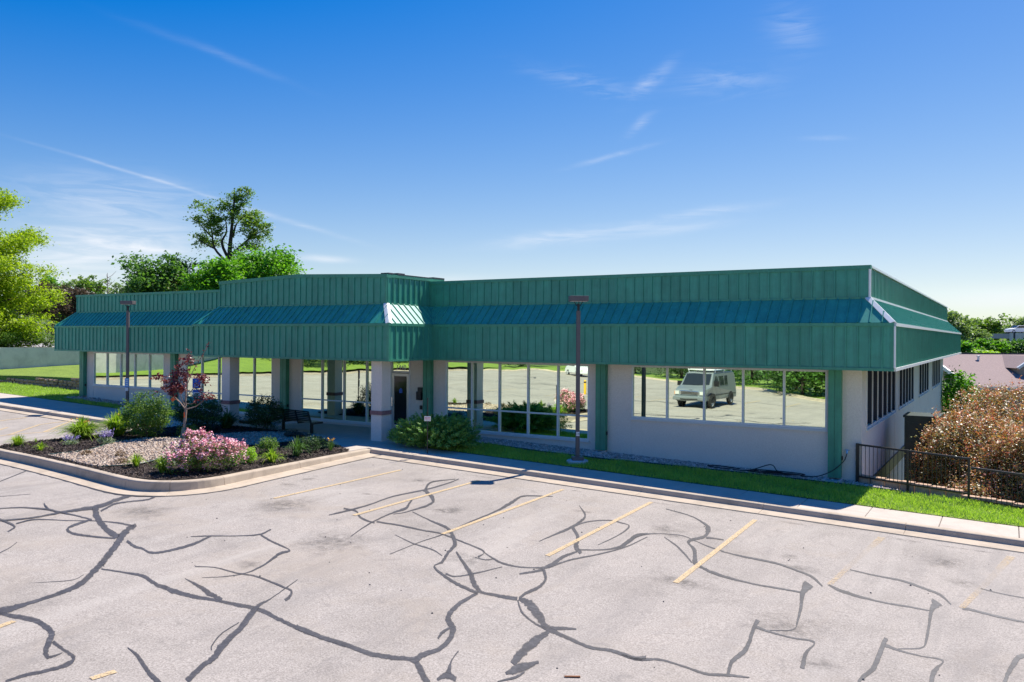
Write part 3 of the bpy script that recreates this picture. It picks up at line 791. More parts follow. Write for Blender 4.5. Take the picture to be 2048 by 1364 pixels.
worn('worn_paint', (0.68, 0.49, 0.26), 0.42, 0.62, 24)
worn('stain', (0.10, 0.088, 0.078), 0.38, 0.72, 5)
asphalt(); sealant(); paintline(); stucco(); mirror_glass(); block_mat()
concrete('walk', (0.55, 0.475, 0.40), 0.16)
concrete('kerb', (0.52, 0.425, 0.325), 0.3)
concrete('retain', (0.66, 0.63, 0.58), 0.25)
concrete('splash', (0.56, 0.56, 0.56), 0.1)
concrete('road', (0.44, 0.41, 0.40), 0.12)
green_metal('fascia_green', (0.046, 0.30, 0.205), 0.46)
green_metal('roof_green', (0.040, 0.34, 0.25), 0.36)
green_metal('trim_green', (0.046, 0.28, 0.175), 0.48)
grass_ground('lawn', (0.13, 0.21, 0.03), (0.30, 0.42, 0.06))
grass_ground('rough_ground', (0.04, 0.065, 0.02), (0.11, 0.14, 0.045))
stone_mat('gravel', [(0.16, 0.11, 0.085), (0.48, 0.36, 0.27), (0.30, 0.20, 0.14), (0.58, 0.48, 0.38), (0.36, 0.27, 0.21), (0.62, 0.52, 0.42), (0.22, 0.16, 0.12), (0.44, 0.33, 0.24)])
stone_mat('gravel_grey', [(0.22, 0.18, 0.17), (0.62, 0.52, 0.46), (0.36, 0.28, 0.25), (0.85, 0.76, 0.70), (0.45, 0.36, 0.32)])
simple('gravel_base', (0.33, 0.26, 0.21), 0.95, var=0.4, scale=25, bmp=0.8, bscale=40)
stone_mat('mulch', [(0.022, 0.014, 0.011), (0.06, 0.036, 0.028), (0.035, 0.022, 0.017), (0.10, 0.066, 0.05), (0.04, 0.027, 0.022)])
simple('mulch_base', (0.030, 0.020, 0.016), 0.95, var=0.5, scale=22, bmp=0.9, bscale=30)
simple('alu_white', (0.72, 0.72, 0.71), 0.4, var=0.05)
simple('alu_silver', (0.62, 0.61, 0.59), 0.35, metal=0.6, var=0.05)
simple('white_trim', (0.78, 0.80, 0.78), 0.4, var=0.05)
simple('brick_band', (0.30, 0.155, 0.145), 0.9, var=0.25, scale=18, bmp=0.5)
simple('bronze', (0.115, 0.098, 0.10), 0.5, var=0.1)
simple('lamp_lens', (0.6, 0.6, 0.56), 0.3)
simple('black_metal', (0.012, 0.012, 0.014), 0.42, var=0.2)
simple('bench_metal', (0.010, 0.020, 0.022), 0.35, var=0.2)
simple('black_rubber', (0.010, 0.010, 0.011), 0.55, var=0.3)
simple('sign_blue', (0.02, 0.12, 0.55), 0.4, var=0.03)
simple('sign_light_blue', (0.10, 0.36, 0.72), 0.4, var=0.05)
simple('sign_white', (0.80, 0.80, 0.80), 0.45, var=0.03)
simple('sign_red', (0.55, 0.10, 0.14), 0.5, var=0.05)
simple('dark_text', (0.03, 0.03, 0.035), 0.5, var=0.05)
simple('bark', (0.15, 0.115, 0.095), 0.95, var=0.35, scale=14, bmp=0.9, bscale=30)
simple('bark_dark', (0.05, 0.038, 0.030), 0.95, var=0.35, scale=14, bmp=0.8, bscale=30)
simple('bark_pale', (0.36, 0.27, 0.22), 0.9, var=0.3, scale=20, bmp=0.6, bscale=30)
simple('guard', (0.16, 0.22, 0.18), 0.6, var=0.2)
simple('ribbon', (0.75, 0.12, 0.02), 0.5)
simple('edging', (0.015, 0.06, 0.045), 0.5)
simple('timber_block', (0.50, 0.33, 0.22), 0.9, var=0.3, scale=10, bmp=0.5)
simple('shingle', (0.30, 0.215, 0.20), 0.9, var=0.2, scale=12, bmp=0.5, bscale=25)
simple('siding', (0.36, 0.28, 0.22), 0.8, var=0.08)
simple('mullion_shade', (0.02, 0.03, 0.055), 0.5)
simple('dark_glass', (0.02, 0.025, 0.03), 0.06, var=0.05)
simple('cabinet_green', (0.012, 0.035, 0.034), 0.4, var=0.15)
simple('van_paint', (0.24, 0.27, 0.28), 0.3, metal=0.35, var=0.03)
simple('car_white', (0.80, 0.80, 0.80), 0.25, var=0.02)
simple('rim_silver', (0.5, 0.5, 0.5), 0.5, metal=0.2)
simple('chrome', (0.75, 0.75, 0.75), 0.15, metal=1.0, var=0.03)
simple('tyre', (0.018, 0.018, 0.018), 0.8)
simple('amber', (0.8, 0.25, 0.02), 0.3)
simple('bollard_yellow', (0.75, 0.42, 0.02), 0.5)
simple('brown_wood', (0.24, 0.10, 0.045), 0.9, var=0.3)
simple('oil', (0.12, 0.11, 0.105), 0.7, var=0.3, scale=8)
simple('roof_black', (0.05, 0.05, 0.06), 0.8, var=0.2)
simple('fence_black', (0.011, 0.012, 0.016), 0.38, var=0.1)
simple('hydro_purple', (0.30, 0.24, 0.52), 0.6, var=0.3, scale=40)
simple('flower_yellow', (0.85, 0.45, 0.02), 0.6, var=0.1)
stone_mat('rose_petals', [(0.70, 0.18, 0.30), (0.85, 0.42, 0.48), (0.92, 0.62, 0.62), (0.78, 0.26, 0.40), (0.95, 0.75, 0.72)])
stone_mat('lavender_petals', [(0.28, 0.22, 0.50), (0.40, 0.33, 0.62), (0.34, 0.27, 0.48)])
leafmat('leaf_locust', [(0.10, 0.17, 0.012), (0.24, 0.31, 0.02), (0.16, 0.23, 0.015), (0.30, 0.34, 0.03)], 0.5)
leafmat('leaf_maple', [(0.045, 0.13, 0.012), (0.10, 0.24, 0.02), (0.07, 0.18, 0.015), (0.14, 0.28, 0.03)], 0.45)
leafmat('leaf_deep', [(0.035, 0.085, 0.022), (0.07, 0.14, 0.035), (0.05, 0.11, 0.028)], 0.42, gain=2.1)
leafmat('leaf_olive', [(0.06, 0.12, 0.02), (0.12, 0.19, 0.035), (0.085, 0.15, 0.025)], 0.45)
leafmat('leaf_plum', [(0.035, 0.030, 0.022), (0.085, 0.06, 0.045), (0.05, 0.05, 0.03), (0.12, 0.085, 0.06)], 0.25, tcol=(1.1, 0.9, 0.7))
leafmat('leaf_yellowish', [(0.16, 0.18, 0.04), (0.24, 0.23, 0.07), (0.20, 0.20, 0.05)], 0.35)
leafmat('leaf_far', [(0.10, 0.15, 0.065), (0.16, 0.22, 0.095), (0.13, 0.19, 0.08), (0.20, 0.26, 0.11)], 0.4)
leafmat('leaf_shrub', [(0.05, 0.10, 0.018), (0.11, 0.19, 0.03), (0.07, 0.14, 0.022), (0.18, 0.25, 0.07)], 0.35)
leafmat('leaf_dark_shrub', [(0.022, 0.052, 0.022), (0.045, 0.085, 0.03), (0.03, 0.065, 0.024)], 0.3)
leafmat('leaf_lime', [(0.14, 0.24, 0.02), (0.24, 0.36, 0.04), (0.18, 0.30, 0.03)], 0.45)
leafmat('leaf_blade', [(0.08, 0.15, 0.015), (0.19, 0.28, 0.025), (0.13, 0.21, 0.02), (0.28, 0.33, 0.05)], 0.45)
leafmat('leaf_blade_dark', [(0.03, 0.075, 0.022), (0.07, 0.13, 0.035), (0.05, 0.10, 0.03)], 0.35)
leafmat('leaf_redbud', [(0.06, 0.018, 0.028), (0.13, 0.04, 0.045), (0.09, 0.025, 0.035), (0.20, 0.085, 0.075), (0.11, 0.03, 0.045)], 0.28, tcol=(1.4, 0.6, 0.4), rough=0.35)
leafmat('leaf_new_growth', [(0.34, 0.08, 0.06), (0.48, 0.20, 0.13), (0.20, 0.19, 0.06), (0.50, 0.28, 0.14), (0.34, 0.34, 0.07), (0.60, 0.40, 0.32), (0.30, 0.10, 0.09)], 0.3, rough=0.45, tcol=(1.3, 0.85, 0.6), gain=1.5)
leafmat('leaf_photinia', [(0.055, 0.075, 0.03), (0.12, 0.06, 0.045), (0.08, 0.10, 0.035), (0.15, 0.09, 0.06), (0.05, 0.07, 0.03), (0.14, 0.15, 0.045), (0.09, 0.085, 0.05)], 0.32, gain=3.0, rough=0.42, tcol=(1.5, 0.9, 0.5), spec=0.6)
leafmat('leaf_juniper', [(0.045, 0.10, 0.025), (0.10, 0.18, 0.04), (0.07, 0.14, 0.035), (0.14, 0.20, 0.05)], 0.35, gain=2.5)
leafmat('leaf_brown', [(0.10, 0.055, 0.03), (0.16, 0.10, 0.05), (0.07, 0.04, 0.025)], 0.2)
leafmat('leaf_silver', [(0.14, 0.18, 0.12), (0.22, 0.27, 0.18)], 0.3)
leafmat('grass_blade', [(0.15, 0.235, 0.045), (0.26, 0.37, 0.06), (0.20, 0.30, 0.05), (0.33, 0.41, 0.09)], 0.42)

# ------------------------------------------------------------------ the setting
def grid_sheet(name, xs, ys, zf, mat):
    X, Y = np.meshgrid(xs, ys)
    Z = np.vectorize(zf)(X, Y)
    V = np.stack([X, Y, Z], -1).reshape(-1, 3)
    nx, ny = len(xs), len(ys)
    i = np.arange(nx * ny).reshape(ny, nx)
    F = np.stack([i[:-1, :-1], i[:-1, 1:], i[1:, 1:], i[1:, :-1]], -1).reshape(-1, 4)
    return fast_obj(name, V, F, mat)


def sstep(a, b, x):
    t = min(1, max(0, (x - a) / (b - a)))
    return t * t * (3 - 2 * t)


WALLP = [(-46, 30), (-49.5, 18), (-52.8, 9.2), (-54.5, 4.6), (-54.3, 0.5), (-52.2, -4), (-51.6, -9), (-53.0, -15), (-59.5, -25), (-63, -44)]


def wall_x(y):
    ys = [p[1] for p in WALLP][::-1]
    xs = [p[0] for p in WALLP][::-1]
    return float(np.interp(y, ys, xs))


def terrain(x, y):
    if y < -4:
        z = zl(x, max(y, -75)) - 0.35
    else:
        z = zw(min(x, 30)) - 0.5
    # sunken yard to the right of and behind the building
    drop = sstep(0.5, 1.6, y) * sstep(-2.5, -1.2, x)
    z = z * (1 - drop) + (-3.0) * drop
    back = sstep(34, 48, y) * sstep(-40, -26, x)
    z = z * (1 - back) + (-3.4) * back
    z -= 1.6 * sstep(15, 60, x) * sstep(-12, 4, y)
    # upper terrace on the left
    if y < 60:
        up = sstep(0.15, 1.6, wall_x(max(-44, min(30, y))) - x)
    else:
        up = 1.0 if x < -52 else 0.0
    z = z * (1 - up) + 2.5 * up
    r = math.hypot(x, y)
    z += 9.0 * sstep(160, 480, r) * (1 if y > 0 else 0.3)
    return z


xs = np.unique(np.concatenate([np.linspace(-1600, -120, 16), np.linspace(-120, -62, 20), np.linspace(-62, -40, 45), np.linspace(-40, 12, 40), np.linspace(12, 80, 24), np.linspace(80, 1600, 16)]))
ys = np.unique(np.concatenate([np.linspace(-900, -80, 10), np.linspace(-80, -6, 34), np.linspace(-6, 6, 25), np.linspace(6, 60, 40), np.linspace(60, 300, 24), np.linspace(300, 1900, 14)]))
struct(grid_sheet('ground', xs, ys, terrain, 'rough_ground'))

LOT_EDGE = [(30, -30), (9, -29), (-2, -31), (-8.3, -34.5), (-13.5, -41), (-18, -47.5), (-25, -56), (-34, -61.5), (-46, -60), (-50, -50), (-50.5, -30), (-50.5, -4.3)]


def poly_sheet(name, pts, zf, mat, cut=1.5, parent=None, grid=True):
    bm = bmesh.new()
    vs = [bm.verts.new((p[0], p[1], 0)) for p in pts]
    f = bm.faces.new(vs)
    if f.normal.z < 0:
        bmesh.ops.reverse_faces(bm, faces=[f])
    if grid:
        x0, x1 = min(p[0] for p in pts), max(p[0] for p in pts)
        y0, y1 = min(p[1] for p in pts), max(p[1] for p in pts)
        for ax, a, b in ((0, x0, x1), (1, y0, y1)):
            k = a + cut
            while k < b:
                co = (k, 0, 0) if ax == 0 else (0, k, 0)
                no = (1, 0, 0) if ax == 0 else (0, 1, 0)
                bmesh.ops.bisect_plane(bm, geom=bm.verts[:] + bm.edges[:] + bm.faces[:], plane_co=co, plane_no=no)
                k += cut
    bmesh.ops.triangulate(bm, faces=bm.faces)
    for v in bm.verts:
        v.co.z = zf(v.co.x, v.co.y)
    bmesh.ops.recalc_face_normals(bm, faces=bm.faces)
    if sum(f.normal.z for f in bm.faces) < 0:
        bmesh.ops.reverse_faces(bm, faces=bm.faces)
    me = bpy.data.meshes.new(name)
    bm.to_mesh(me)
    bm.free()
    me.materials.append(MATS[mat])
    o = bpy.data.objects.new(name, me)
    COL.objects.link(o)
    if parent is not None:
        o.parent = parent
    return o


# parking lot: everything up to the outer edge of the gutter; kerbs and islands stand on it
lot = struct(poly_sheet('parking_lot', [(-50.5, -3.9), (30, -3.9)] + LOT_EDGE[:-1], zl, 'lot', 3.0))

# kerb line (lot on the right-hand side when walking along it)
def catmull(A, n):
    A = np.array(A, float)
    P = np.vstack([2 * A[0] - A[1], A, 2 * A[-1] - A[-2]])
    out = []
    for i in range(1, len(P) - 2):
        for t in np.linspace(0, 1, n, endpoint=False):
            out.append(0.5 * ((2 * P[i]) + (-P[i - 1] + P[i + 1]) * t + (2 * P[i - 1] - 5 * P[i] + 4 * P[i + 1] - P[i + 2]) * t * t + (-P[i - 1] + 3 * P[i] - 3 * P[i + 1] + P[i + 2]) * t ** 3))
    out.append(P[-2])
    return np.array(out)


KERB0 = [(-50.5, -3.85), (-40, -3.85), (-25.4, -3.85)]
KERB1 = [(-25.4, -3.85), (-25.4, -5.0), (-25.4, -7.5), (-25.4, -9.2), (-25.25, -9.9), (-24.75, -10.33), (-24.0, -10.47), (-22.1, -10.62), (-19.25, -10.95), (-17.2, -11.24), (-16.2, -11.36), (-15.5, -11.32), (-14.95, -11.03),
         (-14.62, -10.5), (-14.52, -9.8), (-14.58, -8.9), (-14.66, -7.4), (-14.74, -6.0), (-14.80, -4.7), (-14.82, -3.86)]
KERB2 = [(-14.82, -3.85), (-10, -3.85), (0, -3.85), (14, -3.85)]


def resample(pts, step):
    out = [Vector(pts[0])]
    for a, b in zip(pts[:-1], pts[1:]):
        a, b = Vector(a), Vector(b)
        n = max(1, int(round((b - a).length / step)))
        for i in range(1, n + 1):
            out.append(a.lerp(b, i / n))
    return out




def normals2(pts):
    ns = []
    for i in range(len(pts)):
        t = pts[min(i + 1, len(pts) - 1)] - pts[max(i - 1, 0)]
        t = t.normalized()
        ns.append(Vector((t.y, -t.x)))
    return ns


kerb_root = bpy.data.objects.new('kerb', None)
COL.objects.link(kerb_root)
struct(kerb_root)


def sweep(pts, nrm, prof, name, mat, parent):
    """prof(p) -> list of (offset, z)"""
    rows = []
    for p, n in zip(pts, nrm):
        rows.append([(p.x + n.x * d, p.y + n.y * d, z) for d, z in prof(p, n)])
    k = len(rows[0])
    mb = MB()
    mb.v = [v for r in rows for v in r]
    for i in range(len(rows) - 1):
        for j in range(k):
            j2 = (j + 1) % k
            mb.f.append((i * k + j, i * k + j2, (i + 1) * k + j2, (i + 1) * k + j))
    mb.f.append(tuple(range(k)))
    e = (len(rows) - 1) * k
    mb.f.append(tuple(e + j for j in reversed(range(k))))
    return mb.build(name, mat, parent)


def kerb_prof(p, n):
    zt = zw(p.x) + 0.012
    zb = zl(p.x + n.x * 0.1, p.y + n.y * 0.1)
    return [(-0.16, zb - 0.2), (-0.16, zt), (-0.02, zt), (0.015, zt - 0.012), (0.03, zt - 0.035), (0.055, zb + 0.03), (0.075, zb + 0.022), (0.075, zb - 0.2)]


def gut_prof(p, n):
    z1 = zl(p.x + n.x * 0.07, p.y + n.y * 0.07) + 0.024
    z2 = zl(p.x + n.x * 0.5, p.y + n.y * 0.5) + 0.014
    return [(0.06, z1 - 0.15), (0.06, z1), (0.50, z2), (0.50, z2 - 0.15)]


rk = random.Random(3)
jt = MB()
for RUN, g0, g1 in ((KERB0, 0.0, 0.56), (KERB1, 0.0, 0.0), (KERB2, 0.56, 0.0)):
    smooth = catmull(RUN, 4) if len(RUN) > 5 else RUN
    kp = resample([tuple(q) for q in smooth], 0.34)
    kn = normals2(kp)
    i = 0
    while i < len(kp) - 1:
        j = min(len(kp) - 1, i + rk.choice([8, 9, 9]))
        if len(kp) - 1 - j < 3:
            j = len(kp) - 1
        seg, sn = [p.copy() for p in kp[i:j + 1]], [n.copy() for n in kn[i:j + 1]]
        seg[0] = seg[0] + (seg[1] - seg[0]).normalized() * 0.005
        seg[-1] = seg[-1] - (seg[-1] - seg[-2]).normalized() * 0.005
        sweep(seg, sn, kerb_prof, 'kerb_stone', 'kerb', kerb_root)
        gs = [p.copy() for p in seg]
        if i == 0 and g0:
            gs[0] = gs[0] + (gs[1] - gs[0]).normalized() * g0
            gs[1] = gs[0] + (gs[2] - gs[0]) * 0.3
        if j == len(kp) - 1 and g1:
            gs[-1] = gs[-1] - (gs[-1] - gs[-2]).normalized() * g1
            gs[-2] = gs[-1] + (gs[-3] - gs[-1]) * 0.3
        sweep(gs, sn, gut_prof, 'gutter_slab', 'kerb', kerb_root)
        i = j
    # dark sealed joint between gutter and lot
    for a in range(len(kp) - 1):
        q = []
        for p, n, kk in ((kp[a], kn[a], a), (kp[a + 1], kn[a + 1], a + 1)):
            for d in (0.495, 0.53 + 0.035 * math.sin(kk * 1.3) ** 2):
                x, y = p.x + n.x * d, p.y + n.y * d
                q.append((x, y, zl(x, y) + 0.005))
        jt.add(q, [(0, 1, 3, 2)])
across(jt.build('gutter_joint', 'sealant', lot), [0.5] * len(jt.v))

KERB3 = LOT_EDGE[:-1] + [(-50.5, -4.4)]
kp = resample(KERB3, 2.0)
kn = normals2(kp)
sweep(kp, kn, lambda p, n: [(-0.25, zl(p.x, p.y) - 0.3), (-0.25, zl(p.x, p.y) + 0.14), (0.0, zl(p.x, p.y) + 0.13), (0.05, zl(p.x, p.y) + 0.02), (0.5, zl(p.x, p.y) + 0.012), (0.5, zl(p.x, p.y) - 0.3)], 'far_kerb', 'kerb', kerb_root)

# painted stall lines
def ribbon(name, pts, w, mat, z=0.005, w2=None):
    mb = MB()
    P = resample(pts, 0.6)
    n = normals2(P)
    vs = []
    for i, (p, q) in enumerate(zip(P, n)):
        t = i / (len(P) - 1)
        ww = w if w2 is None else w + (w2 - w) * t
        for s_ in (-0.5, 0.5):
            x, y = p.x + q.x * ww * s_, p.y + q.y * ww * s_
            vs.append((x, y, zl(x, y) + z))
    mb.add(vs, [(2 * i, 2 * i + 1, 2 * i + 3, 2 * i + 2) for i in range(len(P) - 1)])
    return mb.build(name, mat, lot)


for k, l in enumerate(LINES):
    ribbon('stall_line', l, 0.105, 'line_paint', 0.009)
for k, l in enumerate(WORN):
    o = ribbon('stall_line', l, 0.09, 'worn_paint', 0.009, 0.15)
    n_ = len(o.data.vertices) // 2
    across(o, [min(1.0, max(0.12, 0.45 * abs(i / n_ - 0.55) + (i / n_ > 0.6) * 2.2 * (i / n_ - 0.55) + (i / n_ < 0.22) * 0.5)) for i in range(n_) for _ in (0, 1)])
# stalls of the far rows, seen in the window glass
for x in np.arange(-30, 4, 2.6):
    ribbon('stall_line', [(x, -28.5), (x, -23.5)] if x < -16 else [(x, -30.5), (x, -26.5)], 0.105, 'line_paint', 0.009)

# crack sealant: smoothed ribbons with ragged edges
for ci, s_ in enumerate(CRACKS):
    A = [[float(v) for v in r.split(',')] for r in s_.split(' ')]
    if len(A) < 3:
        A = [A[0], [(a + b) / 2 for a, b in zip(A[0], A[1])], A[1]]
    Q = catmull(A, 7)
    mid = (Q[:, :2] + Q[:, 2:]) / 2
    half = (Q[:, :2] - Q[:, 2:]) / 2
    m = len(Q)
    jit = 0.95 + 0.26 * (RNG.random((m, 2)) - 0.5)
    wob = RNG.normal(size=(m, 2)) * 0.06
    mid = mid + half * wob
    half = half * (0.72 + 0.5 * np.interp(np.arange(m), np.arange(0, m + 9, 9), RNG.random(len(np.arange(0, m + 9, 9)))))[:, None]
    a, b = mid + half * jit[:, :1], mid - half * jit[:, 1:]
    zz = 0.0035 + (ci % 8) * 0.0005
    vs = []
    for p, c, q in zip(a, mid, b):
        for r_ in (p, c, q):
            vs.append((r_[0], r_[1], zl(*r_) + zz))
    fs = []
    for i in range(m - 1):
        fs += [(3 * i, 3 * i + 1, 3 * i + 4, 3 * i + 3), (3 * i + 1, 3 * i + 2, 3 * i + 5, 3 * i + 4)]
    across(MB().add(vs, fs).build('crack_sealant', 'sealant', lot), [0, 1, 0] * m)
# sealed cracks further off, which show in the window glass
rc = random.Random(21)
for k in range(26):
    x, y = rc.uniform(-46, -8), rc.uniform(-48, -21)
    pts = [(x, y)]
    d = rc.uniform(-0.6, 0.6)
    for i in range(rc.randint(5, 10)):
        d += rc.uniform(-0.4, 0.4)
        x += 1.3 * math.cos(d)
        y = min(y + 0.8 * math.sin(d), -20.0)
        pts.append((x, y))
    Q = catmull(pts, 4)
    o = ribbon('crack_sealant', [tuple(q) for q in Q], rc.uniform(0.08, 0.2), 'sealant', 0.004, rc.uniform(0.05, 0.12))
    across(o, [0.55] * len(o.data.vertices))

# oil drips and damp stains in the stalls and along the gutter
rs_ = random.Random(77)
for k in range(34):
    if k < 16:
        x, y, r = -13.6 + 2.55 * (k % 8) + rs_.uniform(-.3, .3), rs_.uniform(-9.0, -5.6), rs_.uniform(0.15, 0.5)
    elif k < 26:
        x, y, r = rs_.uniform(-14, 3), rs_.uniform(-14, -10), rs_.uniform(0.3, 1.1)
    else:
        x, y, r = rs_.uniform(-13, 4), -4.75, rs_.uniform(0.2, 0.7)
    n_ = 18
    ry = r * (0.25 if k >= 26 else rs_.uniform(0.5, 1.2))
    vs = [(x, y, zl(x, y) + 0.0022)]
    for i in range(n_):
        a = 6.2832 * i / n_
        q = rs_.uniform(0.75, 1.2)
        px2, py2 = x + r * q * math.cos(a), min(y + ry * q * math.sin(a), -4.42)
        vs.append((px2, py2, zl(px2, py2) + 0.0022 + 0.00003 * k))
    across(MB().add(vs, [(0, 1 + i, 1 + (i + 1) % n_) for i in range(n_)]).build('oil_stain', 'stain', lot), [0.8] + [0.0] * n_)

# pavement slabs
walk = bpy.data.objects.new('sidewalk', None)
COL.objects.link(walk)
struct(walk)


def slab(x0, x1, y0, y1, name='slab', mat='walk', parent=None, lift=0.0, thick=0.12):
    g = 0.006
    mb = MB()
    c = 0.012
    q = []
    for dz, ins in ((-thick, 0), (-c, 0), (0, c)):
        for x, y in ((x0 + g + ins, y0 + g + ins), (x1 - g - ins, y0 + g + ins), (x1 - g - ins, y1 - g - ins), (x0 + g + ins, y1 - g - ins)):
            q.append((x, y, zw(x) + lift + dz))
    fs = []
    for r in range(2):
        for k in range(4):
            fs.append((r * 4 + k, r * 4 + (k + 1) % 4, r * 4 + 4 + (k + 1) % 4, r * 4 + 4 + k))
    fs.append((8, 9, 10, 11))
    mb.add(q, fs)
    return mb.build(name, mat, parent or walk)


for k in range(-9, 9):
    x0 = -0.19 + 1.5 * k
    slab(max(x0, -13.69), x0 + 1.5, -3.69, -2.40)
for k in range(16):
    slab(-27.6 - 1.5 * (k + 1), -27.6 - 1.5 * k, -3.69, -1.0)
# paving below the entrance canopy
pav = bpy.data.objects.new('entry_pavement', None)
COL.objects.link(pav)
struct(pav)
px_ = [-27.6, -25.2, -22.6, -20.0, -17.4, -15.1, -13.69]
for a, b in zip(px_[:-1], px_[1:]):
    for y0, y1 in ((-4.62, -2.2), (-2.2, 0.93)):
        if a < -25 and y0 < -4:
            slab(a, b, -3.69, -1.0, parent=pav)
        elif a > -25.1:
            slab(a, b, y0 if b < -15 else max(y0, -3.69), y1, parent=pav)

# lawn strips
GE = [(-13.4, -0.75), (-12.5, -0.40), (-10.5, -0.62), (-8, -0.55), (-6.8, -0.33), (-4, 0.0), (-1.2, 0.12), (0.2, 0.15)]


def fence_y(x):
    return 0.80 - (x + 1.0) * 0.273


lawn_r = [(-13.66, -2.38), (12, -2.38), (12, fence_y(12) - 0.1 if fence_y(12) > -2.2 else -2.0), (4.5, -0.75), (1.75, -0.02), (0.3, 0.10)] + GE[::-1][1:] + [(-13.66, -1.2)]
struct(poly_sheet('lawn', lawn_r, lambda x, y: zw(x) + 0.005, 'lawn', 1.5))
struct(poly_sheet('gravel_strip', [(-13.66, 0.93), (-13.66, -1.2)] + GE + [(0.3, 0.14), (-0.6, 0.72), (-0.9, 0.93)], lambda x, y: zw(x) + 0.0 + 0.02 * (y > 0.5), 'gravel_base', 0.6))
struct(poly_sheet('gravel_strip', [(-38.9, -0.05), (-27.6, -0.05), (-24.9, -0.2), (-24.9, 0.93), (-38.9, 0.93)], lambda x, y: zw(x) + 0.0, 'gravel_base', 1.0))
struct(poly_sheet('lawn', [(-50.5, -0.98), (-27.6, -0.98), (-25.3, -0.98), (-25.3, -0.2), (-27.6, -0.06), (-38.9, -0.06), (-38.9, 3.2), (-50.5, 2.3)], lambda x, y: zw(x) + 0.004, 'lawn', 1.5))


def inside(pts, X, Y):
    c = np.zeros(len(X), bool)
    n = len(pts)
    for i in range(n):
        x1, y1 = pts[i]
        x2, y2 = pts[(i + 1) % n]
        if y1 == y2:
            continue
        k = ((y1 > Y) != (y2 > Y)) & (X < (x2 - x1) * (Y - y1) / (y2 - y1) + x1)
        c ^= k
    return c


def scatter(pts, dens):
    a = np.array(pts)
    x0, y0 = a.min(0)
    x1, y1 = a.max(0)
    n = int((x1 - x0) * (y1 - y0) * dens)
    X, Y = RNG.uniform(x0, x1, n), RNG.uniform(y0, y1, n)
    k = inside(pts, X, Y)
    return X[k], Y[k]


ZW = np.vectorize(zw)


def grass(name, pts, dens, h, mat='grass_blade', zf=None):
    X, Y = scatter(pts, dens)
    n = len(X)
    Z = (ZW(X) if zf is None else np.vectorize(zf)(X, Y)) + 0.0
    P = np.stack([X, Y, Z], -1)
    a = RNG.uniform(0, 2 * np.pi, n)
    w = 0.010 * RNG.uniform(0.7, 1.4, n)
    hh = h * RNG.uniform(0.5, 1.3, n) * (0.75 + 0.5 * np.sin(X * 1.3 + Y * 2.1) ** 2)
    s = np.stack([np.cos(a), np.sin(a), 0 * a], -1) * w[:, None]
    le = RNG.normal(size=(n, 2)) * 0.45
    tip = P + np.stack([le[:, 0] * hh, le[:, 1] * hh, hh], -1)
    V = np.stack([P - s, P + s, tip + s * 0.25, tip - s * 0.25], 1).reshape(-1, 3)
    o = fast_obj(name, V, np.arange(n * 4).reshape(n, 4), mat)
    return stuff(o, None)


OCT = np.array([(1, 0, 0), (0, 1, 0), (-1, 0, 0), (0, -1, 0), (0, 0, 1), (0, 0, -1)], float)
OF = np.array([(0, 1, 4), (1, 2, 4), (2, 3, 4), (3, 0, 4), (1, 0, 5), (2, 1, 5), (3, 2, 5), (0, 3, 5)])


def stones(name, pts, dens, r, mat, lift=0.0, flat=0.55, zf=None):
    X, Y = scatter(pts, dens)
    n = len(X)
    Z = (ZW(X) if zf is None else np.vectorize(zf)(X, Y)) + lift
    sc = r * RNG.lognormal(0, 0.35, n)
    ax = sc[:, None] * RNG.uniform(0.6, 1.3, (n, 3))
    ax[:, 2] *= flat
    a = RNG.uniform(0, 2 * np.pi, n)
    V = OCT[None] * ax[:, None, :] * RNG.uniform(0.75, 1.2, (n, 6, 1))
    tl = RNG.normal(size=(n, 2)) * 0.3
    V[:, :, 2] += V[:, :, 0] * tl[:, :1] + V[:, :, 1] * tl[:, 1:]
    c, s = np.cos(a)[:, None], np.sin(a)[:, None]
    x = V[:, :, 0] * c - V[:, :, 1] * s
    y = V[:, :, 0] * s + V[:, :, 1] * c
    V = np.stack([x, y, V[:, :, 2]], -1) + np.stack([X, Y, Z], -1)[:, None, :]
    F = (OF[None] + np.arange(n)[:, None, None] * 6).reshape(-1, 3)
    return fast_obj(name, V.reshape(-1, 3), F, mat)


def chips(name, pts, dens, ln, mat, zf):
    X, Y = scatter(pts, dens)
    n = len(X)
    P = np.stack([X, Y, np.vectorize(zf)(X, Y) + RNG.uniform(0.005, 0.03, n)], -1)
    V, F = leaf_arrays(P, ln, 0.8, 0.34, None, 0.15)
    return fast_obj(name, V, F, mat)


stuff(grass('lawn_grass', lawn_r, 900, 0.075), 'short green grass blades on the strip before the right wing', 'grass')
stuff(grass('lawn_grass', [(-49, -0.98), (-27.6, -0.98), (-25.3, -0.98), (-25.3, -0.2), (-27.6, -0.06), (-38.9, -0.06), (-38.9, 2.6), (-49, 2.2)], 260, 0.09), 'short grass blades on the strip before the left wing', 'grass')
stuff(stones('gravel_stones', [(-13.66, 0.9), (-13.66, -1.2)] + GE + [(0.3, 0.14), (-0.6, 0.72), (-0.95, 0.9)], 620, 0.028, 'gravel_grey', 0.02), 'river gravel along the foot of the right wing wall', 'gravel')
stuff(stones('gravel_stones', [(-38.9, -0.05), (-27.6, -0.05), (-24.9, -0.2), (-24.9, 0.9), (-38.9, 0.9)], 160, 0.035, 'gravel_grey', 0.02), 'river gravel along the foot of the left wing wall', 'gravel')
eg = MB()
eg.tube([(x, y - 0.03, zw(x) + 0.045) for x, y in GE], 0.02, 6)
struct(eg.build('bed_edging', 'edging'))

# planted island
def isl_z(x, y):
    d = min(x + 25.2, -14.8 - x, y + 10.9, max(0.0, -1.9 - y) + 0.2)
    return zw(x) + 0.02 + 0.035 * sstep(0, 2.2, d)


